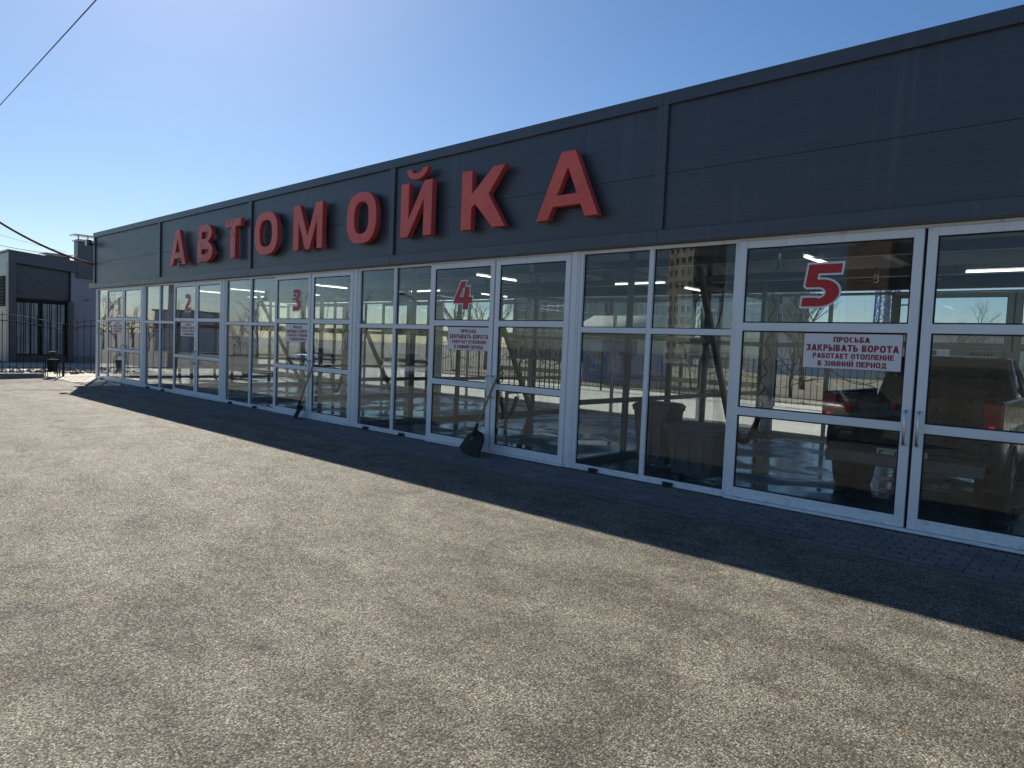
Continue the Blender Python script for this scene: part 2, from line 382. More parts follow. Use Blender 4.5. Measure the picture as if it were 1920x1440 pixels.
# ------------------------------------------------------------------ glyphs (height 1, width w, stem t, bar h)
def arc(cx, cy, rx, ry, a0, a1, n=9):
    return [(cx+rx*math.cos(rad(a0+(a1-a0)*i/n)), cy+ry*math.sin(rad(a0+(a1-a0)*i/n))) for i in range(n+1)]
def sup(cx, cy, rx, ry, e=2.6, n=28):
    o = []
    for i in range(n):
        t = 2*math.pi*i/n; c, s_ = math.cos(t), math.sin(t)
        o.append((cx+rx*math.copysign(abs(c)**(2/e), c), cy+ry*math.copysign(abs(s_)**(2/e), s_)))
    return o
def glyph(ch, w=0.62, t=0.2, h=0.16):
    R = lambda pts: [(pts, [])]
    if ch == 'О': return [(sup(w/2, .5, w/2, .515), [sup(w/2, .5, w/2-t, .515-h)])]
    if ch == 'С':
        return R(arc(w/2, .5, w/2, .51, 48, 312, 18)+[(w*.5+(w/2-t)*.62, .5-(.51-h)*.72)]+arc(w/2, .5, w/2-t, .51-h, 305, 55, 16))
    if ch == 'А':
        a = t*1.18; p = w/2-a/2; s_ = t*1.08; b0, b1 = .19, .19+h
        xi = lambda y: s_+p*y
        ya = min(.86, (w/2-s_)/p-.02); hole = [(xi(b1), b1), (w-xi(b1), b1), (w-xi(ya), ya), (xi(ya), ya)]
        return [([(0, 0), (s_, 0), (xi(b0), b0), (w-xi(b0), b0), (w-s_, 0), (w, 0), (w-p, 1), (p, 1)], [hole])]
    if ch == 'Т': return R([(w/2-t/2, 0), (w/2+t/2, 0), (w/2+t/2, 1-h), (w, 1-h), (w, 1), (0, 1), (0, 1-h), (w/2-t/2, 1-h)])
    if ch == 'П': return R([(0, 0), (t, 0), (t, 1-h), (w-t, 1-h), (w-t, 0), (w, 0), (w, 1), (0, 1)])
    if ch == 'Н': return R([(0, 0), (t, 0), (t, .5-h/2), (w-t, .5-h/2), (w-t, 0), (w, 0), (w, 1), (w-t, 1), (w-t, .5+h/2), (t, .5+h/2), (t, 1), (0, 1)])
    if ch == 'Е': return R([(0, 0), (w, 0), (w, h), (t, h), (t, .5-h/2), (w*.9, .5-h/2), (w*.9, .5+h/2), (t, .5+h/2), (t, 1-h), (w, 1-h), (w, 1), (0, 1)])
    if ch in 'ИЙ':
        g = R([(0, 0), (t*.92, 0), (w-t*.98, .66), (w-t*.98, 0), (w, 0), (w, 1), (w-t*.92, 1), (t*.98, .34), (t*.98, 1), (0, 1)])
        if ch == 'Й':
            cx, cy = w/2, 1.235
            g.append((arc(cx, cy, w*.34, .20, 180, 360, 12)+arc(cx, cy, w*.17, .085, 360, 180, 10), []))
        return g
    if ch == 'М': return R([(0, 0), (t*.9, 0), (t*.9, .62), (w/2-t*.34, 0.0), (w/2+t*.34, 0.0), (w-t*.9, .62), (w-t*.9, 0), (w, 0), (w, 1), (w-t*1.12, 1), (w/2, .30), (t*1.12, 1), (0, 1)])
    if ch == 'К': return R([(0, 0), (t, 0), (t, .37), (t*1.35, .42), (w-t*1.16, 0), (w, 0), (w*.62, .56), (w*.97, 1), (w-t*1.2, 1), (t, .60), (t, 1), (0, 1)])
    if ch == 'В':
        x0 = w*.55
        o = [(0, 0), (x0, 0)]+arc(x0, .27, w-x0, .27, -75, 68, 9)+arc(x0*.98, .765, w*.95-x0, .235, -62, 80, 9)+[(x0, 1), (0, 1)]
        h1 = [(t, h), (x0, h)]+arc(x0, .27, w-x0-t, .27-h, -70, 70, 6)+[(x0, .54-h), (t, .54-h)]
        h2 = [(t, .55+h*.35), (x0, .55+h*.35)]+arc(x0, .775+h*-.32, max(.02, w*.93-x0-t), .225-h*.67, -60, 60, 6)+[(x0, 1-h), (t, 1-h)]
        return [(o, [h1, h2])]
    if ch == 'Р':
        x0 = w*.52; cy, ry = .68, .32
        return [([(0, 0), (t, 0), (t, cy-ry), (x0, cy-ry)]+arc(x0, cy, w-x0, ry, -80, 80, 10)+[(x0, 1), (0, 1)],
                 [[(t, cy-ry+h), (x0, cy-ry+h)]+arc(x0, cy, w-x0-t, ry-h, -75, 75, 7)+[(x0, 1-h), (t, 1-h)]])]
    if ch in 'ЬЫБ':
        wb = w*.66 if ch == 'Ы' else w; tt = t*.9 if ch == 'Ы' else t; x0 = wb*.5; cy, ry = .305, .305
        top = [(0, 1)] if ch != 'Б' else [(tt, 1-h), (w*.92, 1-h), (w*.92, 1), (0, 1)]
        o = [(0, 0), (x0, 0)]+arc(x0, cy, wb-x0, ry, -80, 80, 10)+[(x0, cy+ry), (tt, cy+ry)]+([(tt, 1)] if ch != 'Б' else [])+top
        g = [(o, [[(tt, h), (x0, h)]+arc(x0, cy, wb-x0-tt, ry-h, -75, 75, 7)+[(x0, cy+ry-h), (tt, cy+ry-h)]])]
        if ch == 'Ы': g.append(([(w-tt, 0), (w, 0), (w, 1), (w-tt, 1)], []))
        return g
    if ch in 'З3':
        x0 = w*.52
        return R([(0, 0), (x0, 0)]+arc(x0, .27, w-x0, .27, -75, 66, 9)+arc(x0*.98, .765, w*.96-x0, .235, -60, 80, 9)+[(x0, 1), (0.02, 1), (0.02, 1-h), (x0*.95, 1-h)]
                 + arc(x0*.95, .77, w-x0-t, .23-h, 80, -70, 5)+[(w*.3, .53+h*.46), (w*.3, .53-h*.46)]+arc(x0, .27, w-x0-t, .27-h, 70, -80, 6)+[(x0, h), (0, h)])
    if ch == 'Л': return R([(0, 0), (t*.7, 0.02), (t*1.2, .2), (t*1.45, 1-h), (w-t, 1-h), (w-t, 0), (w, 0), (w, 1), (t*.55, 1), (t*.3, .25), (0, h)])
    if ch == 'Д':
        return [([(0, -.16), (t*.8, -.16), (t*.8, 0), (w-t*.8, 0), (w-t*.8, -.16), (w, -.16), (w, h), (w*.9, h), (w*.9, 1), (w*.24, 1), (w*.15, h), (0, h)],
                 [[(w*.15+t*.75, h), (w*.9-t, h), (w*.9-t, 1-h), (w*.24+t*.65, 1-h)]])]
    if ch == '1': return R([(w*.42, 0), (w*.42+t, 0), (w*.42+t, 1), (w*.42+t*.15, 1), (w*.1, .84), (w*.1, .66), (w*.42, .78)])
    if ch == '2':
        return R([(0, 0), (w, 0), (w, h*1.05), (t*1.15, h*1.05)]+[(w*.86, .46)]+arc(w*.52, .71, w*.48, .29, -18, 90, 10)+[(0.04, 1), (0.04, 1-h), (w*.45, 1-h)]+arc(w*.45, .70, w*.53-t, .30-h, 88, -30, 6)+[(0, h*1.25)])
    if ch == '4':
        return R([(w*.52, 0), (w*.52+t, 0), (w*.52+t, .22), (w, .22), (w, .22+h*1.1), (w*.52+t, .22+h*1.1), (w*.52+t, .80), (w*.52+t*.08, .80), (w*.50, .22+h*1.1), (w*.28, .22+h*1.1), (w*.60, 1.0), (w*.30, 1.0), (0, .36), (0, .22), (w*.52, .22)])
    if ch == '5':
        return R([(0, 0), (w*.45, 0)]+arc(w*.48, .32, w*.52, .32, -85, 85, 12)+[(t*1.05, .64), (t*1.05, 1-h*1.1), (w*.97, 1-h*1.1), (w*.97, 1), (.04, 1), (.02, .50), (.07, .455), (w*.42, .455)]+arc(w*.42, .32, w*.54-t, .135, 85, -85, 7)+[(w*.4, h*1.05), (0, h*1.05)])
    if ch == '9': return glyph('О', w, t, h)
    return []
def offset_poly(lp, d):
    k = len(lp); ar = sum(lp[i][0]*lp[(i+1) % k][1]-lp[(i+1) % k][0]*lp[i][1] for i in range(k)); sg = 1 if ar > 0 else -1
    o = []
    for i in range(k):
        p0, p1, p2 = (Vector(lp[(i+j) % k]) for j in (-1, 0, 1))
        a, b = (p1-p0), (p2-p1)
        if a.length < 1e-6: a = b
        if b.length < 1e-6: b = a
        na = Vector((a.y, -a.x)).normalized()*sg; nb = Vector((b.y, -b.x)).normalized()*sg
        m = (na+nb)
        if m.length < 1e-3: m = na
        m = m.normalized(); c = max(0.55, m.dot(na)); o.append(tuple(p1+m*d/c))
    return o
def text_groups(txt, x0, x1, z0, hgt, t=0.24, h=0.2):
    """a text line stretched to fit between x0 and x1"""
    WD = {'М': .95, 'Ы': .95, 'Д': .86, 'О': .82, 'А': .84, 'И': .8, 'Й': .8, 'Н': .78, 'П': .78, 'К': .8, 'Т': .76, 'З': .7, 'С': .74, 'Л': .8, '1': .5}
    tot = 0; lay = []
    for ch in txt:
        wd = WD.get(ch, .72); lay.append((ch, tot, wd)); tot += (.42 if ch == ' ' else wd)+(.10 if ch != ' ' else 0)
    tot -= .10; sx = (x1-x0)/tot; res = []
    for ch, x, wd in lay:
        for o, hs in glyph(ch, wd, t, h):
            f = lambda lp: [(x0+(x+a)*sx, z0+b*hgt) for a, b in lp]
            res.append((f(o), [f(q) for q in hs]))
    return res

# ================================================================== SETTING
g = MB()                                            # one sheet of asphalt out to the horizon, falling gently away from the building
ys = [600, 60, 30, 0.6, -1.04, -1.138, -1.14, -4, -8, -14, -20, -26, -32, -60, -200, -700]
xs = [-900, -200, -90, -60, -40, -30, -20, -10, 0, 10, 30, 90, 300, 900]
for yy in ys:
    for xx in xs: g.v.append((xx, yy, zg(yy)-(0.045 if -1.139 < yy < 20 else 0.012)))
for i in range(len(ys)-1):
    for j in range(len(xs)-1):
        a = i*len(xs)+j; g.face((a+len(xs), a+len(xs)+1, a+1, a))
struct(g.build('ground', 'asphalt'))
struct(MB().box(-25.9, 5.9, 0.0, 7.1, -0.2, 0.012).build('floor', 'wet_wash_floor'))
yd = struct(MB().box(-70, 45, 7.1, 17.5, -0.2, 0.004).build('yard', 'yard_concrete'))
struct(MB().box(-70, 45, 17.5, 60, -0.2, -0.002).build('rear_verge', 'verge_soil'))
ap = MB(); b = len(ap.v)
ap.v += [(-27.6, -1.14, 0.004), (-24.2, -1.14, 0.004), (-24.2, 0.0, 0.004), (-25.9, 0.0, 0.004), (-25.9, 9, 0.004), (-37.2, 9, 0.004), (-37.2, -4.2, 0.002), (-27.6, -4.2, 0.002)]
ap.face(range(8)); struct(ap.build('apron', 'apron_concrete'))
struct(MB().box(-140, 60, -62, -33, -1.2, zg(-40)+0.006).build('verge', 'verge_soil'))

# --- block paving along the front: running bond, long side parallel to the building
PX0, PX1 = -24.2, 5.9
pav = struct(MB().box(PX0, PX1, -1.04, 0.0, -0.2, -0.028).build('pavement', 'kerb_concrete'))
pm = []
for k in range(4):
    s = MB(); c = 0.004; L, Wd = 0.192/2, 0.092/2
    s.v += [(-L, -Wd, -0.05), (L, -Wd, -0.05), (L, Wd, -0.05), (-L, Wd, -0.05), (-L, -Wd, -c), (L, -Wd, -c), (L, Wd, -c), (-L, Wd, -c)]
    j = [random.uniform(-.0022, .0022) for _ in range(4)]
    s.v += [(-L+c, -Wd+c, j[0]), (L-c, -Wd+c, j[1]), (L-c, Wd-c, j[2]), (-L+c, Wd-c, j[3])]
    for q in ((0, 1, 5, 4), (1, 2, 6, 5), (2, 3, 7, 6), (3, 0, 4, 7), (4, 5, 9, 8), (5, 6, 10, 9), (6, 7, 11, 10), (7, 4, 8, 11), (8, 9, 10, 11)): s.face(q)
    pm.append(s)
meshes = []
for s in pm:
    me = bpy.data.meshes.new('paver'); me.from_pydata(s.v, [], s.f); me.materials.append(MT['paver_concrete']); meshes.append(me)
spots = []
ROWS = 10
for r_ in range(ROWS):
    y = -0.052-r_*0.1; x = PX0+0.1+(0.1 if r_ % 2 else 0)
    while x < PX1-0.1: spots.append((x, y)); x += 0.2
def seen_key(p):
    d = (Vector((p[0], p[1], 0))-CAM); q = (d.dot(_R)/d.dot(_F), d.dot(_U)/d.dot(_F)) if d.dot(_F) > 0.3 else (9, 9)
    inside = abs(q[0]) < .76 and abs(q[1]) < .57
    return (0 if inside else 1, d.length)
spots.sort(key=seen_key)
rest = MB()
for i, (x, y) in enumerate(spots):
    dz = random.uniform(-.002, .0025)
    if i < 300:
        o = bpy.data.objects.new('paver', meshes[i % 4]); C.objects.link(o); o.parent = pav; o.location = (x, y, dz)
    else:
        s = pm[i % 4]; b = len(rest.v)
        rest.v += [(vx+x, vy+y, vz+dz) for vx, vy, vz in s.v]
        for f in s.f: rest.face([b+k for k in f])
ro = rest.build('paver_field', 'paver_concrete', pav); ro['kind'] = 'stuff'
x = PX0
ks = MB().box(-0.496, 0.496, -0.030, 0.034, -0.1, -0.004); kme = None
while x < PX1-.5:
    if kme is None: o = ks.build('kerbstone', 'paver_concrete', pav, local=True); kme = o.data
    else: o = bpy.data.objects.new('kerbstone', kme); C.objects.link(o); o.parent = pav
    o.location = (x+0.5, -1.09, random.uniform(-.003, .004)); x += 1.0

# ================================================================== THE CAR WASH
DEP = 7.0
XL, XR = -25.95, 5.95
DOORS = [(-24.861, -23.350, -21.835), (-19.492, -18.048, -16.596), (-14.014, -12.553, -11.071), (-8.805, -7.320, -5.862), (-3.433, -1.550, 0.330), (2.75, 4.25, 5.75)]
FIX = [(-25.93, -24.861), (-21.70, -19.492), (-16.46, -14.014), (-10.935, -8.805), (-5.72, -3.433), (0.47, 2.75)]
bld = thing('car_wash_building', 'long dark graphite car wash with a row of white framed glass doors', 'car wash', (-10, 3.5, 0))
PIL = [-20.43, -15.12, -9.88, -4.49, 0.82]
ends = [XL-.08]+PIL+[XR+.05]
Z1, ZS, Z2 = 3.19, 3.90, 4.86
def fpanel(x0, x1, z0, z1, y): return MB().box(x0, x1, y, y+0.1, z0, z1).build('fascia_panel', 'graphite_panel', bld)
for i in range(len(ends)-1):
    a, b = ends[i]+0.004, ends[i+1]-0.004
    fpanel(a, b, Z1, ZS-0.003, -0.02); fpanel(a, b, ZS+0.003, Z2-0.02, -0.02)
    fpanel(a, b, 3.06, ZS-0.003, DEP-.02); fpanel(a, b, ZS+0.003, Z2-0.02, DEP-.02)
for x in PIL: bevel(MB().box(x-0.07, x+0.07, -0.058, -0.022, Z1+.012, Z2-.12).build('cover_strip', 'graphite_trim', bld), .006)
bevel(MB().box(XL-0.10, XL+0.02, -0.06, -0.022, Z1+.012, Z2-.12).build('corner_trim', 'graphite_trim', bld), .006)
cx = [XL-.12]+PIL+[XR+.1]
for i in range(len(cx)-1):
    s = MB().box(cx[i]+.002, cx[i+1]-.002, -0.064, 0.22, Z2-.015, Z2+.025); s.box(cx[i]+.002, cx[i+1]-.002, -0.064, -0.024, Z2-.125, Z2-.015)
    s.build('coping', 'graphite_trim', bld)
    MB().box(cx[i], cx[i+1], DEP-.2, DEP+.14, Z2-.1, Z2+.02).build('coping', 'graphite_trim', bld)
lx = [-26.42, -20.4, -15.1, -9.85, -4.47, .84, XR+.1]
for i in range(len(lx)-1):
    bevel(MB().box(lx[i]+.001, lx[i+1]-.001, -0.085, 0.16, 3.035, Z1+.01).build('lintel', 'graphite_trim', bld), .008)
for x0, x1 in ((XL-.08, XL+.02), (XR-.05, XR+.05)):
    for z0, z1 in ((3.06, ZS-.003), (ZS+.003, Z2-.02)):
        MB().box(x0, x1, 0.085, DEP-.025, z0, z1).build('gable_panel', 'graphite_panel', bld)
MB().box(XL+.02, XR-.05, 0.08, DEP-.02, 4.55, 4.68).build('roof', 'galvanised', bld)
MB().box(XL+.02, XR-.05, 0.17, DEP-.02, 3.36, 3.42).build('ceiling', 'dark_ceiling', bld)

def leaf(x0, x1, y0, y1, hinge):
    """glazed door leaf with three panes; hinge = -1 handle at right edge, +1 handle at left edge"""
    s = MB(); w_ = .088
    s.box(x0, x0+w_, y0, y1, .045, 2.995); s.box(x1-w_, x1, y0, y1, .045, 2.995)
    s.box(x0+w_, x1-w_, y0+.002, y1-.002, .045, .155); s.box(x0+w_, x1-w_, y0+.002, y1-.002, 2.912, 2.995)
    lf = bevel(s.build('door_leaf', 'white_aluminium', bld), .005)
    for z0, z1 in ((1.0, 1.09), (1.975, 2.065)):
        r_ = MB().box(x0+w_-.002, x1-w_+.002, y0+.001, y1-.001, z0, z1); bevel(r_.build('rail', 'white_aluminium', lf), .004)
    ym = (y0+y1)/2
    for z0, z1 in ((.155, 1.0), (1.09, 1.975), (2.065, 2.912)):
        MB().box(x0+w_, x1-w_, ym-.004, ym+.004, z0, z1).build('pane', 'window_glass', lf)
        q = MB(); e = .014                                      # black rubber gasket round the glass
        q.box(x0+w_, x0+w_+e, ym-.009, ym+.009, z0, z1); q.box(x1-w_-e, x1-w_, ym-.009, ym+.009, z0, z1)
        q.box(x0+w_+e, x1-w_-e, ym-.009, ym+.009, z0, z0+e); q.box(x0+w_+e, x1-w_-e, ym-.009, ym+.009, z1-e, z1)
        q.build('gasket', 'rubber', lf)
    hx = x1-.042 if hinge < 0 else x0+.042
    sgn = -1 if y0 < 3 else 1; yf = y0 if sgn < 0 else y1
    p = [(hx, yf, 1.21), (hx, yf+sgn*.045, 1.205), (hx, yf+sgn*.06, 1.18), (hx, yf+sgn*.06, .90), (hx, yf+sgn*.045, .875), (hx, yf, .87)]
    MB().tube(p, .0125, 8).build('handle', 'bright_steel', lf)
    return lf
def window(x0, x1, cols, y0, y1, zr=1.95):
    s = MB(); w_ = .05
    s.box(x0, x0+w_, y0, y1, .0, 3.03); s.box(x1-w_, x1, y0, y1, .0, 3.03)
    s.box(x0+w_, x1-w_, y0+.002, y1-.002, .0, .085); s.box(x0+w_, x1-w_, y0+.002, y1-.002, 2.985, 3.03)
    wf = bevel(s.build('window', 'white_aluminium', bld), .004)
    xs_ = [x0+w_]+cols+[x1-w_]
    for c in cols: bevel(MB().box(c-.032, c+.032, y0+.001, y1-.001, .085, 2.985).build('mullion', 'white_aluminium', wf), .004)
    for i in range(len(xs_)-1):
        a = xs_[i]+(.032 if i > 0 else 0); b_ = xs_[i+1]-(.032 if i < len(xs_)-2 else 0)
        bevel(MB().box(a, b_, y0+.003, y1-.003, zr-.037, zr+.037).build('rail', 'white_aluminium', wf), .004)
        for z0, z1 in ((.085, zr-.037), (zr+.037, 2.985)):
            ym = (y0+y1)/2+.01
            MB().box(a, b_, ym-.004, ym+.004, z0, z1).build('pane', 'window_glass', wf)
            q = MB(); e = .010
            q.box(a, a+e, ym-.009, ym+.009, z0, z1); q.box(b_-e, b_, ym-.009, ym+.009, z0, z1); q.box(a+e, b_-e, ym-.009, ym+.009, z0, z0+e); q.box(a+e, b_-e, ym-.009, ym+.009, z1-e, z1)
            q.build('gasket', 'rubber', wf)
    return wf
for i, ((dl, dg, dr), (f0, f1)) in enumerate(zip(DOORS, FIX)):
    for back in (0, 1):
        yo = DEP+.02 if back else 0.0
        leaf(dl+.006, dg-.014, yo, yo+.05, -1); leaf(dg+.016, dr-.004, yo, yo+.05, 1)
        MB().box(dg-.03, dg+.03, yo+.052, yo+.075, .045, 2.995).build('gap_backing', 'rubber', bld)  # black strip added behind the leaves to darken the gap between them
        cols = [] if f1-f0 < 1.4 else [f0+(f1-f0)*(.52 if i != 4 else .49)]
        window(f0, f1-.002, cols, yo+.03, yo+.10)
        MB().box(dl, dr, yo+.03, yo+.12, 3.0, 3.03).build('door_head', 'white_aluminium', bld)
        MB().box(dl, dr, yo-.03, yo+.10, .013, .040).build('threshold', 'white_aluminium', bld)
    if i < 5:
        nx = FIX[i+1][0]
        for yo in (0, DEP+.02):
            s = MB().box(dr, nx, yo+.015, yo+.16, 0, 3.03); s.box(dr+.03, nx-.03, yo+.002, yo+.02, 0, 3.03)
            bevel(s.build('post', 'white_aluminium', bld), .004)
    for fx in ((f0+.32, f0+.32+(f1-f0)*.5) if f1-f0 > 1.4 else (f0+.5,)):
        s = MB().box(fx, fx+.13, -.012, .032, .02, .062); s.box(fx+.02, fx+.06, -.03, -.01, .012, .05)
        s.build('door_stop', 'black_plastic', bld)
for yo in (0, DEP+.02): bevel(MB().box(XL-.04, -25.932, yo+.012, yo+.12, 0, 3.03).build('corner_post', 'white_aluminium', bld), .004)

# --- glazed cross walls between the bays and the two gables
def crosswall(x, rear_open=0.0):
    s = MB()
    yy = [0.17, 1.45, 2.75, 4.05, 5.35, 6.6, DEP]
    pw = s.box(x-.045, x+.045, .165, DEP-.0, .012, .10).build('partition', 'grey_steel', bld)
    for y in yy[1:-1]: MB().box(x-.04, x+.04, y-.035, y+.035, .10, 3.36).build('upright', 'grey_steel', pw)
    for z in (.92, 1.92, 2.90):
        for k in range(len(yy)-1):
            MB().box(x-.035, x+.035, yy[k]+.035, yy[k+1]-.035, z-.035, z+.035).build('rail', 'grey_steel', pw)
    for z0, z1 in ((.10, .885), (.955, 1.885), (1.955, 2.865)):
        for k in range(len(yy)-1):
            MB().box(x-.003, x+.003, yy[k]+.035, yy[k+1]-.035, z0, z1).build('pane', 'inner_glass', pw)
    MB().bar((x+.09, 5.2, .1), (x+.09, 3.4, 3.3), .09, .09, (1, 0, 0)).build('brace', 'grey_steel', pw)
    return pw
for (a, b) in zip(DOORS[:5], FIX[1:]): crosswall((a[2]+b[0])/2)
crosswall(XL+.02); crosswall(XR-.03)
for x in (-23.8, -19.1, -13.7, -8.4, -2.7, 3.2):      # dark steel beams under the ceiling
    MB().box(x-.07, x+.07, .18, DEP-.03, 3.2, 3.358).build('beam', 'grey_steel', bld)
for y in (2.2, 4.7): MB().box(XL+.1, XR-.1, y-.05, y+.05, 3.06, 3.195).build('beam', 'grey_steel', bld)

# ================================================================== SIGN LETTERS
LET = [('А', -19.17, -18.16, 1), ('В', -17.45, -16.60, 1), ('Т', -15.95, -15.16, 1), ('О', -14.52, -13.52, 0), ('М', -12.87, -11.80, 0), ('О', -10.98, -10.07, 0), ('Й', -9.38, -8.58, 0), ('К', -7.88, -6.93, 0), ('А', -6.34, -5.27, 0)]
NOTE = ['first of the sign, peeling red letter A nearest the building corner', 'peeling red letter resembling B, second on the dark fascia', 'red letter T with a flaked stem, third on the dark fascia',
        'red letter O between the T and the M on the fascia', 'wide red letter M between the two Os on the fascia', 'red letter O between the M and the letter with a breve', 'red letter like a reversed N with a breve above it', 'red letter K on the dark fascia, next to last of the sign', 'largest looking red letter A at the near end of the sign']
LF, LB = -0.19, -0.088
for (ch, a, b, peel), note in zip(LET, NOTE):
    a, b = a*1.0075, b*1.0075; wdt = b-a; hgt = 0.912; wn = wdt/hgt
    tk = {'А': .225, 'В': .255, 'Т': .27, 'О': .255, 'М': .24, 'Й': .235, 'К': .25}[ch]
    gs = glyph(ch, wn, tk, .20 if ch in 'ОТВ' else .17)
    root = thing('sign_letter', note, 'sign letter', (a, -.08, 3.457), 0, 'letters of the rooftop sign')
    tr = lambda x, y, d: (a+x*hgt, d, 3.457+y*hgt)
    fm = 'red_letter_peeling' if peel else 'red_letter_face'
    for k, gr in enumerate(gs):
        s = MB(); s.prism([gr], tr, LF, LB, side=1)
        bevel(s.build('breve' if k == 1 else 'letter_body', [fm, 'red_letter_side'], root), .006, 1)
    s = MB()
    for fx in (.22, .78):
        for fz in (.12,): s.box(a+wdt*fx-.015, a+wdt*fx+.015, LB-.01, -.018, 3.457+fz*hgt-.015, 3.457+fz*hgt+.015)
    s.build('standoff', 'grey_steel', root)

# ================================================================== NUMBER STICKERS AND NOTICES
DIG = [('1', -23.98, .30), ('2', -18.78, .34), ('3', -13.28, .33), ('4', -8.26, .42), ('5', -2.70, .37)]
for ch, x0, wd in DIG:
    hgt = .45; z0 = 2.245
    yg = .025-.0045
    root = thing('number_sticker', f"red number {'one two three four five'.split()[int(ch)-1]} with a white outline stuck high on a glass door", 'number sticker', (x0, yg, z0), 0, 'bay number stickers')
    gs = glyph(ch, wd/hgt, .30 if ch in '123' else .27, .20)
    sk = .10 if ch in '45' else 0.0
    tr = lambda x, y, d: (x0+(x+sk*y)*hgt, d, z0+y*hgt)
    s = MB(); s.prism([(offset_poly(o, .045), [offset_poly(h, -.045) for h in hs]) for o, hs in gs], tr, yg-.0012, yg-.0002); s.build('outline', 'sticker_white', root)
    s = MB(); s.prism(gs, tr, yg-.0024, yg-.0014); s.build('digit', 'sticker_red', root)
LINES = [('ПРОСЬБА', .30, .655, .033, .054), ('ЗАКРЫВАТЬ ВОРОТА', .028, .925, .115, .066), ('РАБОТАЕТ ОТОПЛЕНИЕ', .10, .885, .206, .052), ('В ЗИМНИЙ ПЕРИОД', .155, .82, .287, .052)]
def notice(x0, z1, y, label, W=.95, H=.365, face=-1):
    root = thing('notice', label, 'notice', (x0, y, z1-H), 0, 'printed notices asking to close the gates')
    q = .006
    s = MB().box(x0, x0+W, y, y-.003*1, z1-H, z1); s.build('board', 'notice_board', root)
    s = MB().box(x0-q, x0+W+q, y-.0025, y-.0006, z1, z1+q); s.box(x0-q, x0+W+q, y-.0025, y-.0006, z1-H-q, z1-H); s.box(x0-q, x0, y-.0025, y-.0006, z1-H, z1); s.box(x0+W, x0+W+q, y-.0025, y-.0006, z1-H, z1); s.build('border', 'notice_red', root)
    for txt, a, b, dz, hh in LINES:
        s = MB(); gs = text_groups(txt, x0+a, x0+b, z1-dz-hh-.002, hh*1.06, .27, .22)
        s.prism(gs, lambda u, v, d: (u, d, v), y-.0042, y-.0032); s.build('text_line', 'notice_red', root)['kind'] = 'stuff'
yg = .025-.0045
for x0, nm in ((-24.39, 'one'), (-19.04, 'two'), (-13.55, 'three'), (-8.36, 'four'), (-2.64, 'five')):
    notice(x0, 1.955, yg, f'white notice with four lines of red print on the door below number {nm}')
for x0, nm in ((-13.4, 'third'), (-7.9, 'fourth'), (-2.46, 'fifth')):
    notice(x0, 1.945, DEP+.02+.02, f'notice on the rear glass door of the {nm} bay, seen through the interior')

# ================================================================== TUBE LAMPS
def tube_lamp(p, q, label):
    p, q = Vector(p), Vector(q); mid = (p+q)/2
    root = thing('tube_lamp', label, 'tube lamp', tuple(mid), 0, 'tube lamps under the car wash ceiling')
    MB().bar(p+Vector((0, 0, .045)), q+Vector((0, 0, .045)), .07, .035).build('housing', 'window_white', root)
    MB().tube([p, q], .016, 8).build('tube', 'tube_light', root)
    s = MB()
    for k in (.15, .85):
        m_ = p.lerp(q, k); s.tube([m_+Vector((0, 0, .06)), (m_.x, m_.y, 3.36)], .004, 5)
    s.build('hanger', 'grey_steel', root)
nm = ['first', 'second', 'third', 'fourth', 'fifth']
for i, x in enumerate((-22.6, -20.2, -15.72, -9.6, -3.34)):
    tube_lamp((x, 1.85, 3.05), (x, 3.0, 3.05), f'lit tube lamp pointing into the building in the {nm[i]} bay')
for i, x in enumerate((-23.9, -19.6, -14.6, -8.0, -1.88)):
    tube_lamp((x, 4.3, 3.05), (x+1.15, 4.3, 3.05), f'lit tube lamp parallel to the front in the {nm[i]} bay')
for i, x in enumerate((-13.0, -7.0)):
    tube_lamp((x, 5.4, 3.05), (x, 6.4, 3.05), f'lit tube lamp close to the rear wall in the {nm[i+2]} bay')

# ================================================================== THINGS INSIDE THE BAYS
def coil(path, r, turns, rt):
    """spiral hose wound round a path"""
    path = [Vector(p) for p in path]; n = turns*9; pts = []
    for i in range(n+1):
        t = i/n*(len(path)-1); k = min(int(t), len(path)-2); p = path[k].lerp(path[k+1], t-k)
        d = (path[k+1]-path[k]).normalized(); ref = Vector((1, 0, 0)) if abs(d.x) < .9 else Vector((0, 1, 0))
        a = d.cross(ref).normalized(); c = d.cross(a); an = 2*math.pi*turns*i/n
        pts.append(p+(a*math.cos(an)+c*math.sin(an))*r)
    return MB().tube(pts, rt, 5, True)
def upath(x, y, wd, zt, zl, ze, n=14):
    o = [(x+.12, y+.1, zt), (x+.05, y+.05, (zt+zl)/2), (x, y, zl+.35)]
    for i in range(1, n):
        t = i/n; o.append((x-wd*t, y-.04*t, zl+.35-.35*math.sin(math.pi*t)))
    return o+[(x-wd, y-.04, zl+.4), (x-wd, y-.02, ze)]
for qx, qy, zl, side in ((1418, 832, .48, 'left of the parked pickup'), (968, 782, .50, 'in the fourth bay behind its right door'), (640, 735, .50, 'in the third bay behind its right door')):
    d_ = ray(qx, qy); p = CAM+d_*((zl-CAM.z)/d_.z); x, y = p.x, p.y
    root = thing('coiled_hose', f'black spiral air hose hanging in a loop {side}', 'hose', (x, y, 2.9), 0, 'coiled hoses')
    coil(upath(x, y, .36, 2.9, zl, 1.35), .034, 64, .0085).build('hose', 'hose_black', root)
    MB().tube([(x+.12, y+.1, 2.88), (x+.12, y+.1, 3.36)], .02, 6).build('swivel', 'bright_steel', root)
    MB().tube([(x-.36, y-.02, 1.35), (x-.36, y-.02, 1.22), (x-.33, y-.02, 1.12)], .016, 6).build('nozzle', 'bright_steel', root)
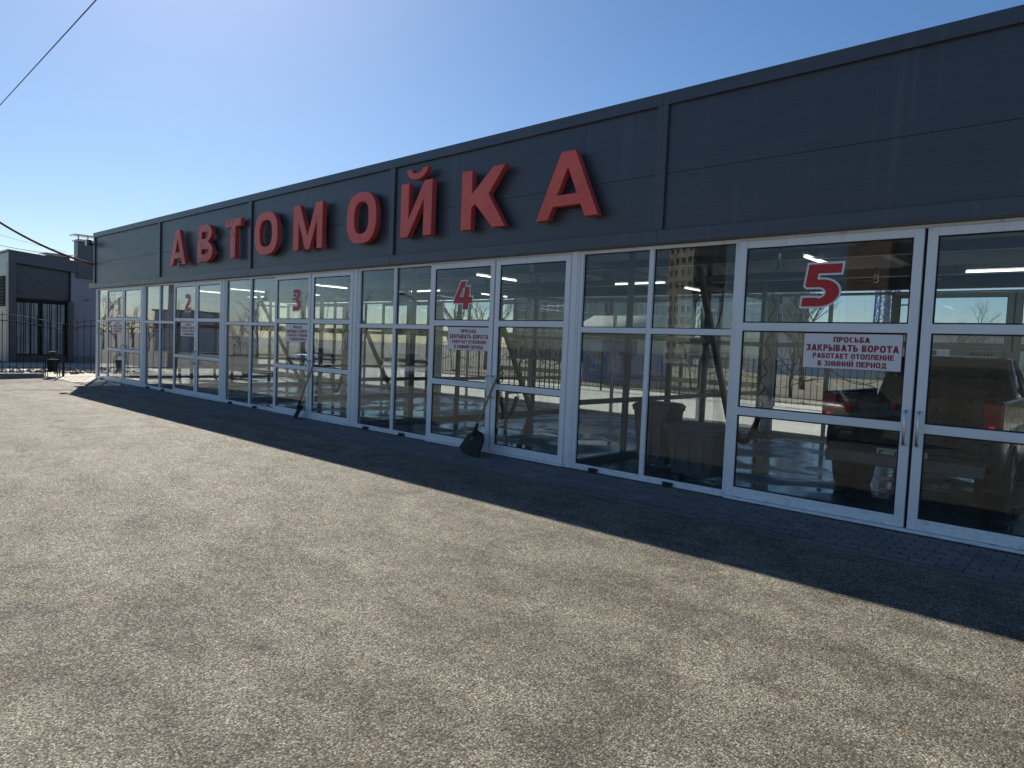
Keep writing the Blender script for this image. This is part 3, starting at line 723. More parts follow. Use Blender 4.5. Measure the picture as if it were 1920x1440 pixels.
for x, y, lab in ((-2.9, 3.6, 'fifth'), (-8.3, 3.4, 'fourth'), (-13.6, 3.4, 'third')):
    root = thing('spray_boom', f'dark ceiling boom with a hanging spray hose in the {lab} bay', 'spray boom', (x, y, 3.0), 0, 'ceiling spray booms')
    MB().tube([(x, y, 3.07), (x, y, 2.86)], .035, 8).build('pivot', 'bright_steel', root)
    MB().tube([(x, y, 2.88), (x-.9, y-.5, 2.90), (x-1.7, y-1.0, 2.86), (x-1.85, y-1.1, 2.78), (x-1.87, y-1.12, 2.62)], .019, 7).build('arm', 'grey_steel', root)
    p = [(x-1.87, y-1.12, 2.62)]
    for i in range(1, 15):
        t = i/14; p.append((x-1.87-.42*t+.06*math.sin(9*t), y-1.12-.1*t, 2.62-1.95*t+(.45*max(0, t-.75)/.25)))
    MB().tube(p, .011, 6).build('hose', 'hose_black', root)
    q = p[-1]; MB().tube([q, (q[0]-.06, q[1], q[2]+.35), (q[0]-.2, q[1]-.02, q[2]+.75)], .012, 6).build('wand', 'bright_steel', root)
def wheelie(name, label, loc, rz, W, D, H, group):
    root = thing(name, label, 'bin', loc, rz, group)
    s = MB(); secs = []
    for z, k in ((.07, .78), (.10, .80), (H*.6, .92), (H-.09, 1.0), (H-.085, 1.06), (H-.05, 1.06)):
        a, b, c = W/2*k, D/2*k, .05
        secs.append([(-a+c, -b, z), (a-c, -b, z), (a, -b+c, z), (a, b-c, z), (a-c, b, z), (-a+c, b, z), (-a, b-c, z), (-a, -b+c, z)])
    s.loft(secs); bevel(s.build('body', 'bin_plastic', root, local=True), .008)
    s = MB(); secs = []
    for z, k in ((H-.048, 1.09), (H-.02, 1.09), (H+.015, .98), (H+.03, .8)):
        a, b, c = W/2*k, D/2*k, .06
        secs.append([(-a+c, -b, z), (a-c, -b, z), (a, -b+c, z), (a, b-c, z), (a-c, b, z), (-a+c, b, z), (-a, b-c, z), (-a, -b+c, z)])
    s.loft(secs); s.build('lid', 'bin_plastic', root, local=True)
    for sx in (-.28, .0, .28): MB().box(W*sx-.015, W*sx+.015, -D/2*.98-.012, -D/2*.86, .16, H-.12).build('rib', 'bin_plastic', root, local=True)
    MB().tube([(-W*.36, D*.53, H-.02), (-W*.36, D*.62, H), (W*.36, D*.62, H), (W*.36, D*.53, H-.02)], .014, 6).build('handle', 'black_plastic', root, local=True)
    for sx in (-1, 1): MB().tube([(sx*W*.40, D*.36, .09), (sx*W*.48, D*.36, .09)], .088, 14).build('wheel', 'rubber', root, local=True)
    return root
wheelie('wheeled_bin', 'wide grey wheeled bin with a lid behind the glass left of door five', (-4.20, .80, .012), rad(-4), .74, .55, .72, 'grey bins')
wheelie('wheeled_bin', 'taller narrow grey bin behind the wide one in bay five', (-5.02, 1.15, .012), rad(6), .56, .58, .92, 'grey bins')
root = thing('mat_rack', 'steel rack of upright bars for hanging car mats in the fourth bay', 'rack', (-10.6, 5.2, 0))
for z in (.60, 1.42): MB().bar((-10.6, 3.9, z), (-10.6, 6.5, z), .04, .05).build('rail', 'grey_steel', root)
for k in range(14):
    y = 4.0+k*.185; MB().tube([(-10.6, y, .60), (-10.6, y, 1.62+.05*(k % 3))], .014, 6).build('bar', 'grey_steel', root)
for y in (3.95, 6.45): MB().box(-10.63, -10.57, y-.03, y+.03, .013, .60).build('leg', 'grey_steel', root)
for k in range(4):
    y = 4.25+k*.58; MB().bar((-10.56, y, 1.65), (-10.3, y+.04, 1.30), .05, .02).build('clip', 'window_white', root)

# ================================================================== VEHICLES
def wheel(root, x, y, r, w_, sgn):
    s = MB(); prof = [(r*.62, -w_/2), (r*.93, -w_/2), (r, -w_*.32), (r, w_*.32), (r*.93, w_/2), (r*.62, w_/2)]; n = 28
    secs = [[(x+rr*math.cos(2*math.pi*i/n), y+yy, r+rr*math.sin(2*math.pi*i/n)) for rr, yy in prof] for i in range(n+1)]
    s.loft(secs, caps=False); wo = s.build('wheel', 'rubber', root, local=True)
    s = MB(); yo = y+sgn*w_*.40
    s.tube([(x, y-sgn*w_*.3, r), (x, yo-sgn*.03, r)], r*.62, 24)
    for i in range(5):
        a = 2*math.pi*i/5+.3; d = Vector((math.cos(a), 0, math.sin(a)))
        s.bar(Vector((x, yo, r))+d*.03, Vector((x, yo, r))+d*r*.6, .07, .035, (0, 1, 0))
    s.tube([(x, yo-.03*sgn, r), (x, yo+.02*sgn, r)], r*.16, 12); s.build('rim', 'alloy', wo, local=True)
def ring(x, w_, zb, zm, zt, ws):
    return [(x, -w_*.88, zb), (x, -w_, zb+.10), (x, -w_, zm), (x, -ws, zt-.05), (x, -ws*.82, zt), (x, ws*.82, zt), (x, ws, zt-.05), (x, w_, zm), (x, w_, zb+.10), (x, w_*.88, zb)]
def car(name, label, cat, loc, rz, paint, spec, group=None):
    root = thing(name, label, cat, loc, rz, group); L, W = spec['L'], spec['W']
    s = MB(); s.loft([ring(*r_) for r_ in spec['body']]); o = s.build('body', paint, root, local=True)
    m = o.modifiers.new('sub', 'SUBSURF'); m.levels = 2; m.render_levels = 2
    gh = spec['green']                                     # x, base half width, base z, top half width, top z
    sec = [[(x, -wb, zb), (x, -wt, zt-.03), (x, -wt*.86, zt), (x, wt*.86, zt), (x, wt, zt-.03), (x, wb, zb)] for x, wb, zb, wt, zt in gh]
    s = MB(); s.loft(sec); s.build('windows', 'car_glass', root, local=True)
    a, b = spec['roof']; rs = MB(); rs.loft([[(p[0], p[1]*1.01, p[2]+.006) for p in (q[1], q[2], q[3], q[4])]+[(p[0], p[1]*1.01, p[2]-.02) for p in (q[4], q[1])] for q in sec[a:b+1]]); rs.build('roof', paint, root, local=True)
    for k in spec['pillars']:
        for j, j2 in ((0, 1), (5, 4)):
            p, q = Vector(sec[k][j]), Vector(sec[k][j2]); MB().bar(p*1.004, q*1.004, .07, .03, (0, 1, 0)).build('pillar', paint if k in (0, len(sec)-1) else 'black_plastic', root, local=True)
    for k, k2 in spec['edges']:
        for j in (1, 4):
            p, q = Vector(sec[k][0 if k in (0, len(sec)-1) else j]) if False else Vector(sec[k][0 if j == 1 else 5]), Vector(sec[k2][j])
            MB().bar(p, q, .075, .05, (0, 1, 0)).build('pillar', paint, root, local=True)
    for x in spec['wheels']:
        for sg in (-1, 1):
            r_ = spec['r']; yy = sg*(W-.115)
            MB().tube([(x, sg*(W-.30), r_+.01), (x, sg*(W+.004), r_+.01)], r_+.065, 26).build('wheel_arch', 'black_plastic', root, local=True)
            wheel(root, x, yy+sg*.02, r_, .23, sg)
    xr, xf = -L/2, L/2
    for sg in (-1, 1):
        x0, x1, y0, y1, z0, z1 = spec['tail']; bevel(MB().box(xr+x0, xr+x1, sg*y0, sg*y1, z0, z1).build('tail_light', ['tail_red'], root, local=True), .02)
        x0, x1, y0, y1, z0, z1 = spec['head']; bevel(MB().box(xf-x1, xf-x0, sg*y0, sg*y1, z0, z1).build('headlight', 'head_lamp', root, local=True), .02)
        mx = spec['mirror']; bevel(MB().box(mx, mx+.12, sg*(W-.02), sg*(W+.17), spec['belt']+.02, spec['belt']+.19).build('mirror', paint, root, local=True), .03)
        for hx in spec['handles']: bevel(MB().box(hx, hx+.16, sg*(W-.025), sg*(W+.012), spec['belt']-.14, spec['belt']-.10).build('door_handle', 'black_plastic', root, local=True), .008)
    for x0, z0, z1 in ((xr-.012, *spec['rbump']), (xf-.07, *spec['fbump'])):
        bevel(MB().box(x0, x0+.085, -W*.86, W*.86, z0, z1).build('bumper', spec.get('bumpmat', 'black_plastic'), root, local=True), .03)
    pz = spec['plate']; po = MB().box(xr-.03, xr-.013, -.26, .26, pz, pz+.112).build('number_plate', 'plate_white', root, local=True)
    return root, po
CROSS = dict(L=4.4, W=.90, r=.34, belt=1.0, wheels=(-1.30, 1.38), body=[(-2.2, .72, .45, .65, .80, .66), (-2.1, .84, .32, .7, 1.0, .78), (-1.5, .90, .24, .75, 1.03, .84), (0, .90, .22, .72, 1.0, .84), (.9, .90, .22, .7, .98, .82), (1.3, .89, .24, .66, .93, .78), (2.0, .80, .30, .58, .78, .68), (2.2, .62, .42, .55, .68, .52)],
    green=[(-2.0, .74, 1.0, .73, 1.02), (-1.45, .80, 1.01, .62, 1.46), (-.5, .82, 1.0, .62, 1.55), (.25, .82, .99, .60, 1.50), (1.25, .78, .97, .76, .985)], roof=(1, 3), pillars=(2,), edges=((0, 1), (4, 3)),
    tail=(.02, .22, .58, .86, .82, .98), head=(.10, .42, .48, .80, .60, .72), mirror=.55, handles=(-.85, .05), rbump=(.42, .68), fbump=(.34, .56), plate=.70)
PICK = dict(L=5.2, W=.925, r=.385, belt=1.16, wheels=(-1.55, 1.62), body=[(-2.55, .88, .50, .75, .98, .88), (-2.4, .92, .42, .8, .98, .90), (-1.4, .925, .36, .8, .98, .90), (-.35, .925, .34, .8, 1.16, .90), (.5, .925, .34, .8, 1.16, .88), (1.1, .92, .36, .78, 1.14, .86), (2.2, .88, .40, .74, 1.06, .82), (2.6, .74, .48, .70, .90, .66)],
    green=[(-.52, .80, 1.10, .72, 1.30), (-.38, .84, 1.14, .66, 1.74), (.3, .85, 1.14, .67, 1.79), (.75, .85, 1.14, .66, 1.75), (1.5, .82, 1.12, .80, 1.14)], roof=(1, 3), pillars=(2,), edges=((0, 1), (4, 3)),
    tail=(-.012, .10, .74, .905, .93, 1.27), head=(.08, .40, .5, .86, .80, .98), mirror=.95, handles=(-.25, .55), rbump=(.44, .66), fbump=(.42, .66), plate=.555)
PX, PY = -1.87, 1.18
pk, plate = car('pickup_truck', 'mud covered dark pickup truck parked inside bay five, seen from behind', 'pickup truck', (PX, PY+2.6, .012), rad(90), 'pickup_paint', PICK)
xr = -2.6
for sg in (-1, 1): bevel(MB().box(xr+.07, -.40, sg*.84, sg*.915, .95, 1.285).build('bed_wall', 'pickup_paint', pk, local=True), .02)
tg = bevel(MB().box(xr+.0, xr+.065, -.735, .735, .70, 1.285).build('tailgate', 'pickup_paint', pk, local=True), .018)
bevel(MB().box(xr-.012, xr+.001, -.18, .18, 1.05, 1.16).build('handle', 'black_plastic', tg, local=True), .006)
MB().box(xr-.006, xr+.001, -.62, .62, .80, .815).build('crease', 'black_plastic', tg, local=True)
bevel(MB().box(xr-.14, xr-.012, -.80, .80, .46, .60).build('step', 'grey_steel', pk, local=True), .02)
MB().box(xr+.07, -.40, -.84, .84, .80, .84).build('bed_floor', 'black_plastic', pk, local=True)
for sg in (-1, 1):
    MB().box(-1.98, -1.965, sg*.70, sg*.90, .22, .55).build('mud_flap', 'rubber', pk, local=True)
    MB().box(xr-.018, xr-.0125, sg*.80, sg*.85, 1.0, 1.03).build('lamp_glow', 'tail_lit', pk, local=True)
MB().tube([(xr+.3, -.45, .34), (xr-.02, -.45, .33)], .035, 10).build('exhaust', 'grey_steel', pk, local=True)
MB().box(-1.0, 1.2, -.5, .5, .24, .40).build('chassis', 'black_plastic', pk, local=True)
MB().tube([(-1.55, -.75, .385), (-1.55, .75, .385)], .06, 8).build('axle', 'black_plastic', pk, local=True)
s = MB(); s.prism(text_groups('С091', -.235, .06, PICK['plate']+.022, .07, .2, .17), lambda u, v, d: (d, -u, v), xr-.0325, xr-.0305)
s.build('plate_text', 'black_plastic', plate, local=True)['kind'] = 'stuff'
car('crossover', 'white crossover parked across the lot, mirrored in the glass of bay four', 'car', (-26.5, -13.75, zg(-13.75)), rad(23), 'white_paint', CROSS)
car('crossover', 'dusty silver crossover behind the photographer, mirrored in door five', 'car', (-6.3, -11.0, zg(-11.0)), rad(206), 'silver_paint', CROSS)
car('crossover', 'dark blue car by the street fence, mirrored in the glass of bay three', 'car', (-52, -24, zg(-24)), rad(170), 'blue_paint', CROSS)

# ================================================================== SHOVELS, FLOODLIGHT, BIN
def shovel(name, label, foot, top, W, H, mat, lean_dir):
    """snow scoop standing on its blade, handle leaning on the doors"""
    root = thing(name, label, 'shovel', foot, 0, 'shovels leaning on the doors')
    f, t = Vector(foot), Vector(top); d = (t-f).normalized(); a = Vector(lean_dir).normalized(); a = (a-d*a.dot(d)).normalized(); nrm = a.cross(d)
    s = MB(); n, m = 10, 8; V = []
    for sgn_ in (0, 1):
        for j in range(m+1):
            v = j/m
            for i in range(n+1):
                u = i/n*2-1; wd = W/2*(1.0-.30*v) if v < .4 else W/2*.88*math.sqrt(max(0.0, 1-((v-.4)/.6)**2*.93))
                dep = .06*(u*u)+.05*v*v+.007*math.cos(u*17)*(1-.6*v)
                V.append(f+a*(u*wd)+d*(v*H+(.02*u*u if v == 0 else 0))-nrm*(dep-.010*sgn_))
    s.v = [tuple(p) for p in V]; k = (n+1)*(m+1)
    for sgn_ in (0, 1):
        for j in range(m):
            for i in range(n):
                q = [sgn_*k+j*(n+1)+i, sgn_*k+j*(n+1)+i+1, sgn_*k+(j+1)*(n+1)+i+1, sgn_*k+(j+1)*(n+1)+i]
                s.face(q if sgn_ else q[::-1], True)
    for i in range(n):
        s.face((i, i+1, k+i+1, k+i)); b_ = m*(n+1); s.face((b_+i+1, b_+i, k+b_+i, k+b_+i+1))
    for j in range(m):
        s.face((j*(n+1)+n, (j+1)*(n+1)+n, k+(j+1)*(n+1)+n, k+j*(n+1)+n)); s.face(((j+1)*(n+1), j*(n+1), k+j*(n+1), k+(j+1)*(n+1)))
    s.build('blade', mat, root)
    st = f+d*(H*.55)-nrm*.012
    MB().tube([st, f+d*(H+.12), t], [.02, .017, .0155], 8).build('handle', 'wood_handle', root)
    MB().tube([f+d*(H*.72)-nrm*.01, f+d*(H+.10)], [.028, .022], 8).build('socket', mat, root)
shovel('snow_shovel', 'broad black plastic snow shovel leaning where the doors of bay four meet', (-7.42, -.40, .03), (-7.17, -.022, 1.20), .64, .38, 'shovel_plastic', (1, -.25, 0))
shovel('snow_shovel', 'small flat shovel with a long wooden handle leaning on door three', (-12.72, -.22, .03), (-12.30, -.022, 1.22), .24, .28, 'shovel_plastic', (1, -.55, 0))
root = thing('floodlight', 'small square floodlight on the upper left corner of the fascia', 'floodlight', (-25.98, -.06, 4.5))
MB().bar((-25.98, -.06, 4.5), (-25.98, -.20, 4.5), .03, .03).build('bracket', 'black_iron', root)
bevel(MB().box(-26.09, -25.87, -.30, -.20, 4.42, 4.64).build('housing', 'grey_steel', root), .01)
MB().box(-26.07, -25.89, -.306, -.301, 4.44, 4.62).build('lens', 'lens_glass', root)
s = MB()
for k in range(5): s.box(-26.08+k*.045, -26.06+k*.045, -.198, -.16, 4.44, 4.62)
s.build('heat_sink', 'black_iron', root)
bx, by = -26.86, -1.02
root = thing('litter_bin', 'black metal litter bin on legs in front of the iron fence', 'litter bin', (bx, by, 0))
for sx in (-.13, .13):
    p = [(bx+sx, by-.17, .0), (bx+sx, by-.17, .62)]+[(bx+sx, by-.17*math.cos(t), .62+.17*math.sin(t)) for t in (.4, .8, 1.2, 1.57, 1.94, 2.34, 2.74)]+[(bx+sx, by+.17, .62), (bx+sx, by+.17, 0)]
    MB().tube(p, .014, 6).build('frame', 'black_iron', root)
s = MB(); s.loft([[(bx-a, by-b_, z), (bx+a, by-b_, z), (bx+a, by+b_, z), (bx-a, by+b_, z)] for z, a, b_ in ((.17, .09, .115), (.18, .10, .12), (.58, .12, .145), (.60, .125, .15))]); s.build('bucket', 'black_iron', root)
MB().box(bx-.14, bx+.14, by-.11, by+.11, .845, .862).build('lid', 'black_iron', root); MB().box(bx-.135, bx+.135, by-.01, by+.01, .79, .845).build('lid_stay', 'black_iron', root)

# ================================================================== IRON FENCES
def iron_fence(name, label, p0, p1, ztop, zbot, step, group, arcs=True, posts=(True, True), hook=0.0, joined=False, big=False):
    p0, p1 = Vector((*p0, 0)), Vector((*p1, 0)); L = (p1-p0).length; d = (p1-p0)/L; z0 = zg(p0.y)
    root = thing(name, label, 'fence', (p0.x, p0.y, z0), math.atan2(d.y, d.x), group)
    zt = ztop if callable(ztop) else (lambda t: ztop)
    n = max(2, round(L/step)); top = [(L*i/16, 0, zt(i/16)) for i in range(17)]; low = [(L*i/16, 0, zt(i/16)-.19) for i in range(17)]
    for nm_, pth in (('top_rail', top), ('lower_top_rail', low)): MB().tube(pth, .013, 5).build(nm_, 'black_iron', root, local=True)
    for z in (zbot, zbot+.16): MB().bar((0, 0, z), (L, 0, z), .03, .03).build('bottom_rail', 'black_iron', root, local=True)
    J = MB()
    for i in range(1, n):
        x = L*i/n; z = zt(i/n); s = J if joined else MB()
        s.bar((x, 0, zbot-.06), (x, 0, z+.06), .016, .016); s.bar((x, 0, z+.06), (x, 0, z+.13), .008, .008)
        if not joined: s.build('bar', 'black_iron', root, local=True)
    if joined: J.build('bar_row', 'black_iron', root, local=True)['kind'] = 'stuff'
    if arcs:
        A = MB()
        for i in range(n):
            x = L*(i+.5)/n; z = zt((i+.5)/n)-.19; r_ = L/n*.46
            A.tube([(x+r_*math.cos(a), .012, z-.07+r_*math.sin(a)) for a in [math.pi*k/8 for k in range(9)]], .006, 4)
            A.tube([(x+r_*math.cos(a), .012, zbot+.16-r_*.1-r_*math.sin(a)*.6) for a in [math.pi*k/6 for k in range(7)]], .006, 4)
        A.build('scroll_work', 'black_iron', root, local=True)['kind'] = 'stuff'
    if big:
        for k, (c, s_) in enumerate(((.55, 1), (.25, -1), (.75, -1))):
            MB().tube([(L*(c+(t/10-.5)*.95 if k == 0 else c+(t/10-.5)*.5), .015, .95+s_*.42*math.sin(math.pi*t/10)-(.30 if s_ > 0 else -.40)) for t in range(11)], .013, 5).build('arc', 'black_iron', root, local=True)
    for f, x in zip(posts, (0, L)):
        if f: MB().box(x-.03, x+.03, -.03, .03, -.02, zt(0 if x == 0 else 1)+.04).build('post', 'black_iron', root, local=True)
    return root
FX = -27.2
iron_fence('iron_fence', 'short arched black iron fence panel between gate post and car wash corner', (FX, -.62), (FX, .42), lambda t: 1.77+.20*math.sin(t*math.pi/2), .14, .19, 'front iron fence', posts=(True, False))
iron_fence('iron_fence', 'black iron fence panel with dipping top behind the litter bin', (FX, -.62), (FX, -3.1), lambda t: 1.77+.26*math.sin(min(1, t*1.35)*math.pi/2), .16, .19, 'front iron fence', posts=(False, True))
nb = 'leftmost second third fourth fifth sixth seventh eighth'.split()
for k in range(8):
    x = -27+k*3.6
    iron_fence('iron_fence', f'black yard fence panel with big arcs behind the building, {nb[k]} of eight', (x, 15.8), (x+3.6, 15.8), lambda t: 1.55+.22*math.sin(t*math.pi), .16, .2, 'yard fence behind the building', arcs=False, big=True, joined=True)
for k in range(9):
    x = -82+k*5
    iron_fence('iron_fence', 'black iron street fence panel far across the lot, mirrored in the left bays', (x, -31.5), (x+5, -31.5), lambda t: 1.4+.2*math.sin(t*math.pi), .16, .25, 'street fence across the lot', arcs=False, big=True, joined=True)

# ================================================================== LEFT NEIGHBOUR
nbx = -37.8
nbd = thing('neighbour_building', 'low dark grey building with a sloping roof left behind the iron fence', 'building', (nbx, 3, 0))
zr = lambda y: 5.1-.081*(y+.06)
def slab(name, mat, x0, x1, y0, y1, zb, zt, par=None):
    """upright slab whose lower and upper edges may follow the roof slope"""
    s = MB(); f = lambda q, y: q(y) if callable(q) else q
    s.v += [(x0, y0, f(zb, y0)), (x1, y0, f(zb, y0)), (x1, y1, f(zb, y1)), (x0, y1, f(zb, y1)), (x0, y0, f(zt, y0)), (x1, y0, f(zt, y0)), (x1, y1, f(zt, y1)), (x0, y1, f(zt, y1))]
    for q in ((3, 2, 1, 0), (4, 5, 6, 7), (0, 1, 5, 4), (1, 2, 6, 5), (2, 3, 7, 6), (3, 0, 4, 7)): s.face(q)
    return s.build(name, mat, par or nbd)
slab('wall', 'grey_panel', -50, nbx-.02, -.05, .05, 0, lambda y: zr(y)-.1); slab('wall', 'pale_blue_panel', nbx-.25, nbx-.12, 2.44, 12, .32, lambda y: zr(y)-.5)
slab('wall', 'dark_cladding', nbx-.62, nbx-.5, .05, 11.9, .0, lambda y: zr(y)-.1)
slab('plinth', 'kerb_concrete', nbx-.3, nbx-.09, 2.44, 12, 0, .32)
slab('roof', 'graphite_trim', -50, nbx+.06, -.10, 12, lambda y: zr(y)-.08, zr)
slab('roof_fascia', 'dark_cladding', nbx-.10, nbx+.03, -.062, 12, lambda y: zr(y)-.55, lambda y: zr(y)-.081)
slab('corner_pier', 'dark_cladding', nbx-.5, nbx, -.055, .24, 0, lambda y: zr(y)-.552)
slab('door_pier', 'dark_cladding', nbx-.5, nbx+.02, 2.30, 2.52, 0, 2.92)
slab('upper_panel', 'dark_cladding', nbx-.42, nbx-.36, .24, 2.44, 2.96, lambda y: zr(y)-.552)
slab('sill_wall', 'dark_cladding', nbx-.42, nbx-.30, .24, 2.30, 0, .32); slab('transom', 'black_iron', nbx-.42, nbx-.28, .24, 2.44, 2.80, 2.96)
for a, b in (((nbx-.34, .28, 4.42), (nbx-.34, 2.38, 3.02)), ((nbx-.325, .28, 3.05), (nbx-.325, 2.38, 4.28))): MB().bar(a, b, .03, .11, (1, 0, 0)).build('brace', 'grey_steel', nbd)
for k, (a, b) in enumerate(((.26, 1.20), (1.28, 2.28))):
    wf = MB().box(nbx-.42, nbx-.36, a, b, .32, 2.80).build('window', 'black_iron', nbd)
    for q in range(3):
        y0 = a+.04+(b-a-.04)*q/3; MB().box(nbx-.359, nbx-.345, y0, a+(b-a-.04)*(q+1)/3, .38, 2.76).build('pane', 'hazy_glass', wf)
    for q in range(6):
        y0 = a+.05+(b-a-.1)*q/5; MB().bar((nbx-.30, y0, .34), (nbx-.30, y0, 2.79), .02, .02).build('window_bar', 'black_iron', wf)
vs_ = MB().box(nbx-.55, nbx+.05, 2.66, 4.6, 4.08, 5.95).build('vent_shaft', 'dark_cladding', nbd)
for y in (2.70, 3.1, 3.5, 3.9, 4.5): MB().box(nbx-.02, nbx+.02, y-.02, y+.02, 5.95, 6.12).build('cap_post', 'grey_steel', vs_)
MB().box(nbx-.68, nbx+.16, 2.50, 4.75, 6.12, 6.17).build('cap', 'galvanised', vs_); MB().box(nbx-.62, nbx+.08, 2.60, 4.66, 5.86, 5.92).build('collar', 'galvanised', vs_)
rv = MB().box(nbx-1.1, nbx-.4, 1.5, 2.45, 4.6, 5.08).build('roof_vent', 'grey_steel', nbd); MB().box(nbx-1.25, nbx-.25, 1.38, 2.55, 5.13, 5.17).build('cap', 'galvanised', rv)
lv = MB().box(-40.4, -38.45, -.075, -.052, 2.55, 3.95).build('louvre', 'black_iron', nbd)
for k in range(9): MB().bar((-40.35, -.085, 2.62+k*.15), (-38.5, -.085, 2.62+k*.15), .06, .012).build('slat', 'grey_steel', lv)
MB().tube([(-37.79, 2.95, 3.02), (-37.79, 2.95, 3.04), (-37.74, 3.0, 3.05), (-37.74, 3.12, 3.05), (-37.79, 3.15, 3.02)], .018, 6).build('wall_hook', 'black_iron', nbd)
rb = MB(); rnd = random.Random(3)
for k in range(240):
    x, y, r_ = rnd.uniform(-31.5, -28.2), rnd.uniform(-3.2, 2.6), rnd.uniform(.03, .12); b = len(rb.v)
    vv = [(1, 0, 0), (-1, 0, 0), (0, 1, 0), (0, -1, 0), (0, 0, 1), (0, 0, -.4)]
    rb.v += [(x+vx*r_*rnd.uniform(.6, 1.3), y+vy*r_*rnd.uniform(.6, 1.3), .02+max(0, vz)*r_*rnd.uniform(.5, 1)+min(0, vz)*r_) for vx, vy, vz in vv]
    for q in ((0, 2, 4), (2, 1, 4), (1, 3, 4), (3, 0, 4), (2, 0, 5), (1, 2, 5), (3, 1, 5), (0, 3, 5)): rb.face([b+i for i in q])
ro = rb.build('rubble', 'rubble_stone'); ro['kind'] = 'stuff'; ro['label'] = 'scattered stones and rubble behind the iron fence'; ro['category'] = 'rubble'
kb = MB().box(-27.05, -26.72, -7.0, -1.28, -.2, .13); struct(bevel(kb.build('kerb', 'kerb_concrete'), .012))

# ================================================================== CABLES AND POLES
def span(a, b, sag, n=20):
    a, b = Vector(a), Vector(b); return [a.lerp(b, i/n)-Vector((0, 0, sag*4*(i/n)*(1-i/n))) for i in range(n+1)]
def at(x, y, t): return CAM+ray(x, y)*t
pole = thing('utility_pole', 'concrete utility pole left of the frame, mirrored in door two', 'utility pole', (-34.0, -5.4, zg(-5.4)))
MB().tube([(-34.0, -5.4, zg(-5.4)-.3), (-34.0, -5.4, 10.2)], [.17, .11], 10).build('shaft', 'concrete_pole', pole); MB().bar((-34.0, -6.0, 9.6), (-34.0, -4.8, 9.6), .08, .08).build('cross_arm', 'grey_steel', pole)
pts = span((-26.02, -.03, 3.83), (-34.0, -5.3, 9.75), .95, 28)
tag(MB().tube(pts, .038, 8).build('power_cable', 'hose_red', org=(-26, 0, 3.8)), 'thick dark red cable sagging from the fascia corner towards the left', 'cable')
a, b = at(0, 197, 26), at(180, 0, 16); d = (b-a)
tag(MB().tube(span(a-d*4, b+d*2.5, .0, 30), .012, 5).build('overhead_wire', 'black_plastic', org=tuple(a)), 'single thin overhead wire crossing the upper left sky', 'wire')
tag(MB().tube(span(at(-140, 425, 33), (nbx-.3, 1.55, 5.14), .10), .016, 5).build('overhead_wire', 'black_plastic', org=(nbx, 1.5, 5.1)), 'dark wire running down to the neighbouring roof vent', 'wire')
tag(MB().tube(span(at(-140, 392, 33), (nbx-.3, 2.3, 5.3), .12), .006, 4).build('overhead_wire', 'black_plastic', org=(nbx, 2.3, 5.3)), 'very thin wire between the red cable and the lower dark wire', 'wire')
def mir(x, y, t): q = CAM+ray(x, y)*t; return Vector((q.x, -q.y, q.z))
def street_lamp(loc, label, H, rz):
    root = thing('street_lamp', label, 'street lamp', loc, rz, 'street lamps across the lot')
    MB().tube([(0, 0, -.2), (0, 0, H)], [.13, .07], 8).build('pole', 'concrete_pole', root, local=True)
    MB().tube([(0, 0, H-.1), (.3, 0, H+.35), (1.0, 0, H+.75), (1.6, 0, H+.85)], .04, 6).build('arm', 'grey_steel', root, local=True)
    s = MB(); s.loft([[(x, -w_, H+.86), (x, w_, H+.86), (x, w_*.6, H+.86+hh), (x, -w_*.6, H+.86+hh)] for x, w_, hh in ((1.5, .08, .10), (1.7, .16, .2), (2.2, .17, .17), (2.5, .07, .06))]); s.build('lamp_head', 'grey_steel', root, local=True)
p = mir(783, 640, 62); street_lamp((p.x, p.y, zg(p.y)), 'grey street lamp with a curved arm mirrored in bay four', 5.9, rad(150))
p = mir(560, 640, 90); street_lamp((p.x, p.y, zg(p.y)), 'small far street lamp mirrored in bay three', 6.5, rad(190))

# ================================================================== TREES
def bare_tree(seed, H):
    rn = random.Random(seed); tr_, cr_ = MB(), MB()
    def grow(p, d, L, r_, lev):
        pts_ = [p]; dd = d.copy()
        for k in range(3):
            dd = (dd+Vector((rn.uniform(-.16, .16), rn.uniform(-.16, .16), rn.uniform(-.02, .14)))).normalized(); pts_.append(pts_[-1]+dd*L/3)
        (tr_ if lev == 0 else cr_).tube(pts_, [r_, r_*.86, r_*.7, r_*.5], 7 if lev == 0 else 4, lev == 0)
        if lev >= 4: return
        for k in range((6, 5, 4, 4)[lev]):
            t = rn.uniform(.35, 1.0); q = pts_[1].lerp(pts_[3], max(0, t-.33)/.67); an = rn.uniform(0, 6.28); sp = rn.uniform(.45, .95)
            nd = (dd+Vector((math.cos(an)*sp, math.sin(an)*sp, rn.uniform(-.05, .35)))).normalized()
            grow(q, nd, L*rn.uniform(.5, .72), r_*rn.uniform(.38, .5), lev+1)
    grow(Vector((0, 0, -.2)), Vector((0, 0, 1)), H*.5, H*.018, 0)
    return tr_, cr_
protos = []
for k in range(4):
    a, b = bare_tree(11+k, 8.5)
    ta = a.build('trunk', 'bark', None, local=True); tb = b.build('crown', 'bark', None, local=True); protos.append((ta.data, tb.data)); bpy.data.objects.remove(ta); bpy.data.objects.remove(tb)
def plant(x, y, sc_, rz, k, label, group, z=None):
    root = thing('bare_tree', label, 'tree', (x, y, zg(y) if z is None else z), rz, group); root.scale = (sc_, sc_, sc_)
    for nm_, me in zip(('trunk', 'crown'), protos[k % 4]):
        o = bpy.data.objects.new(nm_, me); C.objects.link(o); o.parent = root
rn = random.Random(21)
for k in range(22):
    p = mir(190+k*29, 600, rn.uniform(78, 125)); plant(p.x, p.y, rn.uniform(.55, 1.0), rn.uniform(0, 6), k, 'leafless tree in the row beyond the street fence, mirrored in the glass', 'leafless trees across the street')
